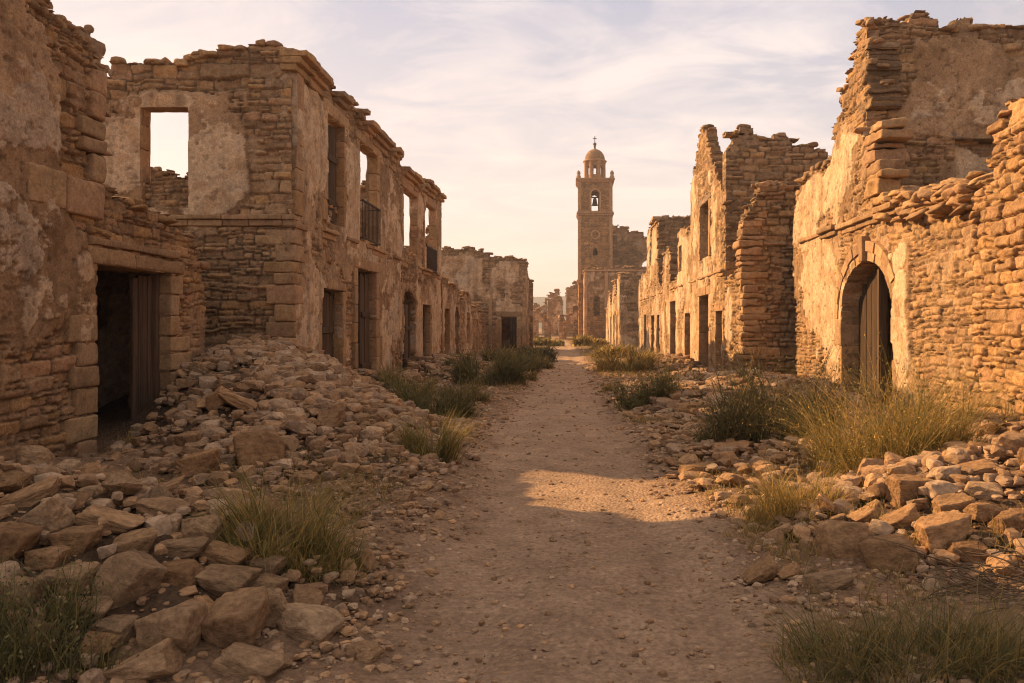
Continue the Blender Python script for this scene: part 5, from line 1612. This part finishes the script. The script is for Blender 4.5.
def blades(mb, rx, ry, rz, h, width, lean, leanang, cols, rg, levels=5):
    n = len(rx)
    t = np.linspace(0, 1, levels)
    lx, ly = np.cos(leanang) * lean, np.sin(leanang) * lean
    yaw = rg.uniform(0, math.pi, n)
    wx, wy = np.cos(yaw), np.sin(yaw)
    kx = rg.normal(0, 0.06, n); ky = rg.normal(0, 0.06, n)
    V = np.zeros((n, levels, 2, 3)); Cc = np.zeros((n, levels, 2, 3))
    for k, tt in enumerate(t):
        b = tt ** 1.9
        cx = rx + h * (lx * b + kx * math.sin(tt * 5)); cy = ry + h * (ly * b + ky * math.sin(tt * 4))
        cz = rz + h * (tt - 0.33 * lean * lean * b * tt)
        w = width * (1 - tt) ** 0.7 * 0.5 + 0.0004
        for s, sg in enumerate((-1, 1)):
            V[:, k, s] = np.stack([cx + sg * w * wx, cy + sg * w * wy, cz], 1)
            Cc[:, k, s] = cols
    base = (np.arange(n) * levels * 2)[:, None]
    f = []
    for k in range(levels - 1):
        f.append(np.stack([base[:, 0] + 2 * k, base[:, 0] + 2 * k + 1, base[:, 0] + 2 * k + 3, base[:, 0] + 2 * k + 2], 1))
    mb.add(V.reshape(-1, 3), np.concatenate(f), Cc.reshape(-1, 3), True)


def leaves(mb, P, size, cols, rg, long=2.2):
    n = len(P)
    a = rg.normal(0, 1, (n, 3)); a[:, 2] += 0.5; a /= np.linalg.norm(a, axis=1, keepdims=True)
    b = np.cross(a, rg.normal(0, 1, (n, 3))); b /= np.linalg.norm(b, axis=1, keepdims=True) + 1e-9
    s = (size * rg.uniform(0.6, 1.3, n))[:, None]
    V = np.stack([P, P + a * s * 0.5 * long * 0.5 + b * s * 0.28, P + a * s * long * 0.5, P + a * s * 0.5 * long * 0.5 - b * s * 0.28], 1)
    idx = np.arange(n * 4).reshape(n, 4)
    mb.add(V.reshape(-1, 3), idx, np.repeat(cols, 4, 0), True)


def grass(name, label, cat, px, py, wpx, hpx, n, pal, seed, lean=0.55, mix=None, width=0.007, deep=0.6, group=None, pals=0.15, Y=None, ystretch=1.0, leafy=0.0, leafsize=0.025):
    """a clump of blades (and small leaves) rooted round the ground point seen at a pixel"""
    rg = np.random.default_rng(seed)
    g = hit(px, min(py, 900)) if Y is None else np.array(((px - VX) / FPX * Y, Y, 0))
    s = g[1] / FPX
    Rx = wpx * s * 0.5; Hh = hpx * s * 1.15
    Ry = Rx * deep * ystretch
    r = np.sqrt(rg.random(n)) * 0.82; t = rg.random(n) * 2 * math.pi
    # several tussocks inside the clump
    nt_ = max(5, int(wpx / 9))
    tr = np.sqrt(rg.random(nt_)) * 0.92; ta = rg.random(nt_) * 6.28
    n = int(n * 0.72)
    th_ = rg.uniform(0.45, 1.1, nt_); tang = rg.uniform(0, 6.28, nt_); tln = rg.uniform(0, 0.5, nt_)
    r = r[:n]; t = t[:n]
    ti = rg.integers(0, nt_, n)
    isT = rg.random(n) < 0.85
    ox = np.where(isT, tr[ti] * np.cos(ta[ti]) + 0.13 * rg.normal(0, 1, n), r * np.cos(t))
    oy = np.where(isT, tr[ti] * np.sin(ta[ti]) + 0.13 * rg.normal(0, 1, n), r * np.sin(t))
    x = g[0] + ox * Rx; y = g[1] + Ry * 0.35 + oy * Ry
    z = gz(x, y, False) - 0.02
    rr = np.clip(np.hypot(ox, oy), 0, 1.2)
    h = Hh * (1.05 - 0.3 * rr ** 2) * rg.uniform(0.25, 1.12, n) * np.where(isT, th_[ti], 0.5)
    out = np.arctan2(oy * Ry, ox * Rx)
    ang = np.where(rg.random(n) < 0.5, out + rg.normal(0, 0.8, n), tang[ti] + rg.normal(0, 0.8, n))
    ln = lean * (0.3 + 0.6 * rr + tln[ti]) * rg.uniform(0.3, 1.5, n)
    cols = pal[rg.integers(0, len(pal), n)] * rg.uniform(0.75, 1.3, n)[:, None]
    if mix is not None:
        dm = rg.random(n) < pals
        cols[dm] = mix[rg.integers(0, len(mix), int(dm.sum()))]
    mb = MB()
    blades(mb, x, y, z, h, width * rg.uniform(0.6, 1.4, n) * max(1, g[1] / 7), ln, ang, cols, rg)
    o = None
    root = (float(g[0]), float(g[1] + Ry * 0.35), float(g1(g[0], g[1])))
    if leafy > 0:
        m = int(n * leafy)
        k = rg.integers(0, n, m); tt = rg.uniform(0.25, 1.0, m); b = tt ** 1.9
        P = np.stack([x[k] + h[k] * np.cos(ang[k]) * ln[k] * b, y[k] + h[k] * np.sin(ang[k]) * ln[k] * b, z[k] + h[k] * (tt - 0.33 * ln[k] ** 2 * b * tt)], 1)
        P += rg.normal(0, 0.012, P.shape) * max(1, g[1] / 8)
        lm = MB()
        leaves(lm, P, leafsize, cols[k] * rg.uniform(0.8, 1.25, m)[:, None], rg)
        h_ = empty(name, root, label, cat, group)
        mb.build('stem', M_GRASS, h_)
        lm.build('foliage', M_LEAF, h_)
        return h_
    o = mb.build(name, M_GRASS, loc=root)
    return tag(o, label, cat, group)


grass('grass_clump', 'wide tuft of green grass beside the left front stone heap', 'grass', 275, 560, 168, 84, 2700, GREEN, 1, mix=DRY, pals=0.35, deep=0.55, width=0.0065, lean=0.9)
grass('grass_clump', 'dark green leafy weeds in the bottom left corner', 'grass', 22, 672, 170, 92, 1500, DARK, 2, leafy=1.0, leafsize=0.022, width=0.005, mix=GREEN, pals=0.3)
grass('grass_clump', 'large dark green fine bladed grass clump in the bottom right corner', 'grass', 925, 672, 270, 92, 3300, DARK, 3, mix=np.concatenate([GREEN, DRY * 0.7]), pals=0.6, width=0.005, lean=1.0, deep=0.5)
grass('shrub', 'yellow flowering dry shrub glowing in the sun before the arched doorway', 'shrub', 905, 474, 165, 128, 4200, DRY, 4, leafy=3.0, leafsize=0.020, mix=np.array([(0.17, 0.155, 0.05), (0.13, 0.13, 0.04)]), pals=0.35, width=0.005, lean=0.8, Y=7.5)
grass('grass_clump', 'golden dry grass clump left of the yellow shrub', 'grass', 800, 522, 90, 62, 1700, DRY, 5, mix=GREEN, pals=0.25, width=0.0055, lean=0.75)
grass('grass_clump', 'sparse dry straw low beside the pointed grey stone', 'grass', 748, 538, 50, 24, 330, DRY, 6, width=0.005, lean=1.0)
grass('shrub', 'dark grey green bush on the rubble left of the arched doorway', 'shrub', 772, 443, 112, 104, 2400, DARK, 7, leafy=2.6, leafsize=0.036, mix=DRY, pals=0.12, width=0.008, lean=0.7)
grass('shrub', 'low dark bush just left of the dark grey green bush', 'shrub', 724, 446, 50, 34, 600, DARK, 8, leafy=2.0, leafsize=0.036, mix=DRY, pals=0.2, width=0.007, lean=0.8)
grass('shrub', 'round dark bush at the path edge under the gabled house doorways', 'shrub', 652, 405, 66, 44, 1300, MIXED0, 9, leafy=2.2, leafsize=0.05, mix=GREEN, pals=0.3, width=0.008, lean=0.7)
grass('shrub', 'small dark bush in front of the round dark bush on the right', 'shrub', 633, 411, 34, 22, 500, GREEN, 10, leafy=1.6, leafsize=0.045, mix=DARK, pals=0.5, width=0.008, lean=0.8)
grass('shrub', 'leafy olive bush below the arched opening of the two storey house', 'shrub', 430, 418, 88, 50, 1700, MIXED0, 11, leafy=1.8, leafsize=0.04, mix=GREEN, pals=0.4, width=0.009, lean=0.7)
grass('grass_clump', 'green grass spilling over the right foot of the rubble spill', 'grass', 432, 462, 62, 48, 1200, GREEN, 12, mix=DRY, pals=0.25, width=0.007, lean=0.7)
grass('grass_clump', 'thin green grass on the rubble between spill and two storey house', 'grass', 405, 395, 50, 34, 700, GREEN, 13, mix=DRY, pals=0.2, width=0.008, lean=0.7)
grass('shrub', 'dense green bush before the low broken house front', 'shrub', 487, 385, 66, 36, 1500, MIXED0, 14, leafy=1.6, leafsize=0.06, mix=GREEN, pals=0.4, width=0.010, lean=0.8)
grass('shrub', 'bush at the left verge before the plastered house doorway', 'shrub', 517, 372, 52, 26, 1200, MIXED0, 15, leafy=1.5, leafsize=0.07, mix=GREEN, pals=0.45, width=0.012, lean=0.8)
grass('shrub', 'farthest low bush on the left verge past the plastered house corner', 'shrub', 538, 361, 40, 17, 900, MIXED0, 16, leafy=1.2, leafsize=0.09, mix=DARK, pals=0.45, width=0.015, lean=0.8)
grass('shrub', 'bush growing inside the gaps of the low broken house front', 'shrub', 462, 372, 34, 24, 600, DARK, 17, leafy=1.6, leafsize=0.06, mix=GREEN, pals=0.3, width=0.01, lean=0.8)
grass('grass_clump', 'sunlit golden scrub at the right verge under the gabled row', 'grass', 630, 372, 56, 26, 1500, DRY, 18, mix=GREEN, pals=0.35, width=0.014, lean=0.9)
grass('grass_clump', 'golden scrub beside the small ruin before the church tower', 'grass', 610, 358, 46, 15, 1300, DRY, 19, mix=GREEN, pals=0.4, width=0.02, lean=0.9)
grass('grass_clump', 'dry scrub at the foot of the church tower', 'grass', 590, 346, 44, 10, 1300, DRY, 20, mix=GREEN, pals=0.5, width=0.03, lean=0.9)
grass('grass_clump', 'green scrub by the bend where the street disappears', 'grass', 548, 346, 36, 11, 900, GREEN, 21, mix=DRY, pals=0.4, width=0.03, lean=0.9)
grass('grass_clump', 'short green grass at the foot of the nearest left house', 'grass', 120, 493, 100, 20, 700, GREEN, 22, mix=DRY, pals=0.2, width=0.006, lean=0.8)
grass('grass_clump', 'dry weeds at the foot of the coarse wall on the right edge', 'grass', 1000, 440, 60, 30, 500, DRY, 23, mix=DARK, pals=0.4, width=0.006, lean=0.8, Y=9.6)
grass('grass_clump', 'pale weeds at the foot of the stacked wall end', 'grass', 742, 384, 30, 20, 350, DRY, 24, mix=DARK, pals=0.5, width=0.01, lean=0.8)
grass('grass_clump', 'small weed tuft under the tall doorway of the gabled house', 'grass', 700, 384, 28, 16, 350, DARK, 25, mix=DRY, pals=0.4, width=0.01, lean=0.8)
grass('grass_clump', 'straw coloured weeds in the mouth of the plank doorway', 'grass', 118, 452, 34, 22, 260, DRY, 26, width=0.005, lean=1.1)

MIXED = np.array([(0.20, 0.16, 0.075), (0.15, 0.135, 0.06), (0.26, 0.20, 0.095), (0.11, 0.11, 0.05)])
for k, (px, py, w, h, pal, lab) in enumerate((
        (455, 398, 40, 22, MIXED, 'brownish scrub right of the leafy olive bush on the left verge'),
        (500, 362, 30, 20, MIXED, 'scrub against the wall of the plastered house at the left'),
        (540, 368, 26, 12, MIXED, 'tiny brown scrub at the path edge past the left bushes'),
        (476, 402, 34, 16, MIXED, 'low olive tuft at the left path edge before the dense green bush'),
        (528, 380, 22, 10, MIXED, 'small tuft beside the path below the left verge bushes'),
        (604, 372, 26, 14, DRY, 'small golden tuft at the right path edge before the tower'),
        (668, 388, 34, 18, DRY, 'golden scrub behind the round dark bush on the right'),
        (690, 398, 30, 16, MIXED, 'brown scrub between the round dark bush and the slabs'),
        (618, 392, 24, 12, DRY, 'dry tuft left of the small dark bush on the right'),
        (600, 350, 26, 8, DRY, 'pale scrub by the annex foot at the far right verge'))):
    grass('grass_clump', lab, 'grass', px, py, w, h, 700, pal, 40 + k, mix=DRY, pals=0.3, width=0.009 if py > 365 else 0.014, lean=0.9)

# dead twigs at the right edge
rg = np.random.default_rng(55)
mb = MB()
for k in range(90):
    g = np.array((rg.uniform(2.25, 3.0), rg.uniform(4.35, 4.95)))
    z0 = g1(g[0], g[1]) + rg.uniform(0.0, 0.14)
    Lg = rg.uniform(0.15, 0.5); an = rg.normal(math.pi * 0.9, 0.5); r0 = rg.uniform(0.002, 0.005)
    pts = []
    p = np.array((g[0], g[1], z0)); d = np.array((math.cos(an), math.sin(an) * 0.6, rg.normal(0.1, 0.2)))
    for q in range(7):
        pts.append(p.copy()); p = p + d * Lg / 6; d = d + rg.normal(0, 0.3, 3); d[2] -= 0.04
        p[2] = max(p[2], g1(p[0], p[1]) + 0.005)
    pts = np.array(pts)
    ring = np.stack([np.stack([pts[:, 0], pts[:, 1] + math.cos(a_) * r0, pts[:, 2] + math.sin(a_) * r0], 1) for a_ in np.linspace(0, 2 * math.pi, 5)], 1)
    mb.add(ring.reshape(-1, 3), grid_faces(5, 7), np.array((0.14, 0.095, 0.06)) * rg.uniform(0.7, 1.3), True)
tag(mb.build('twig_pile', M_TWIG, loc=(2.6, 4.6, g1(2.6, 4.6))), 'tangle of dead brown twigs on the stones at the right edge', 'twigs')

# thin scattered grass
rg = np.random.default_rng(77)
mb = MB()
n = 5200
y = 4.0 * (60 / 4.0) ** rg.random(n)
x = path_x(y) + np.sign(rg.normal(0, 1, n)) * (path_w(y) * 1.15 + np.abs(rg.normal(0, 1.5, n)))
msk = (fbm(x * 0.9, y * 0.6, 3, 88) > 0.12) & (np.abs(x) < np.where(y > 20, 4.2, 5.0))
x, y = x[msk], y[msk]
n = len(x)
cl = rg.integers(3, 9, n)
x = np.repeat(x, cl) + rg.normal(0, 0.035, cl.sum()) * np.repeat(1 + y * 0.05, cl); y = np.repeat(y, cl) + rg.normal(0, 0.035, cl.sum())
n = len(x)
cols = np.where((rg.random(n) < 0.6)[:, None], DRY[rg.integers(0, 4, n)] * 0.8, GREEN[rg.integers(0, 4, n)])
blades(mb, x, y, gz(x, y, False) - 0.01, rg.uniform(0.05, 0.2, n) * (1 + y * 0.012), 0.004 * (1 + y * 0.08), rg.uniform(0.2, 1.0, n), rg.uniform(0, 6.28, n), cols, rg, 4)
tag(mb.build('dry_grass', M_GRASS), kind='stuff')
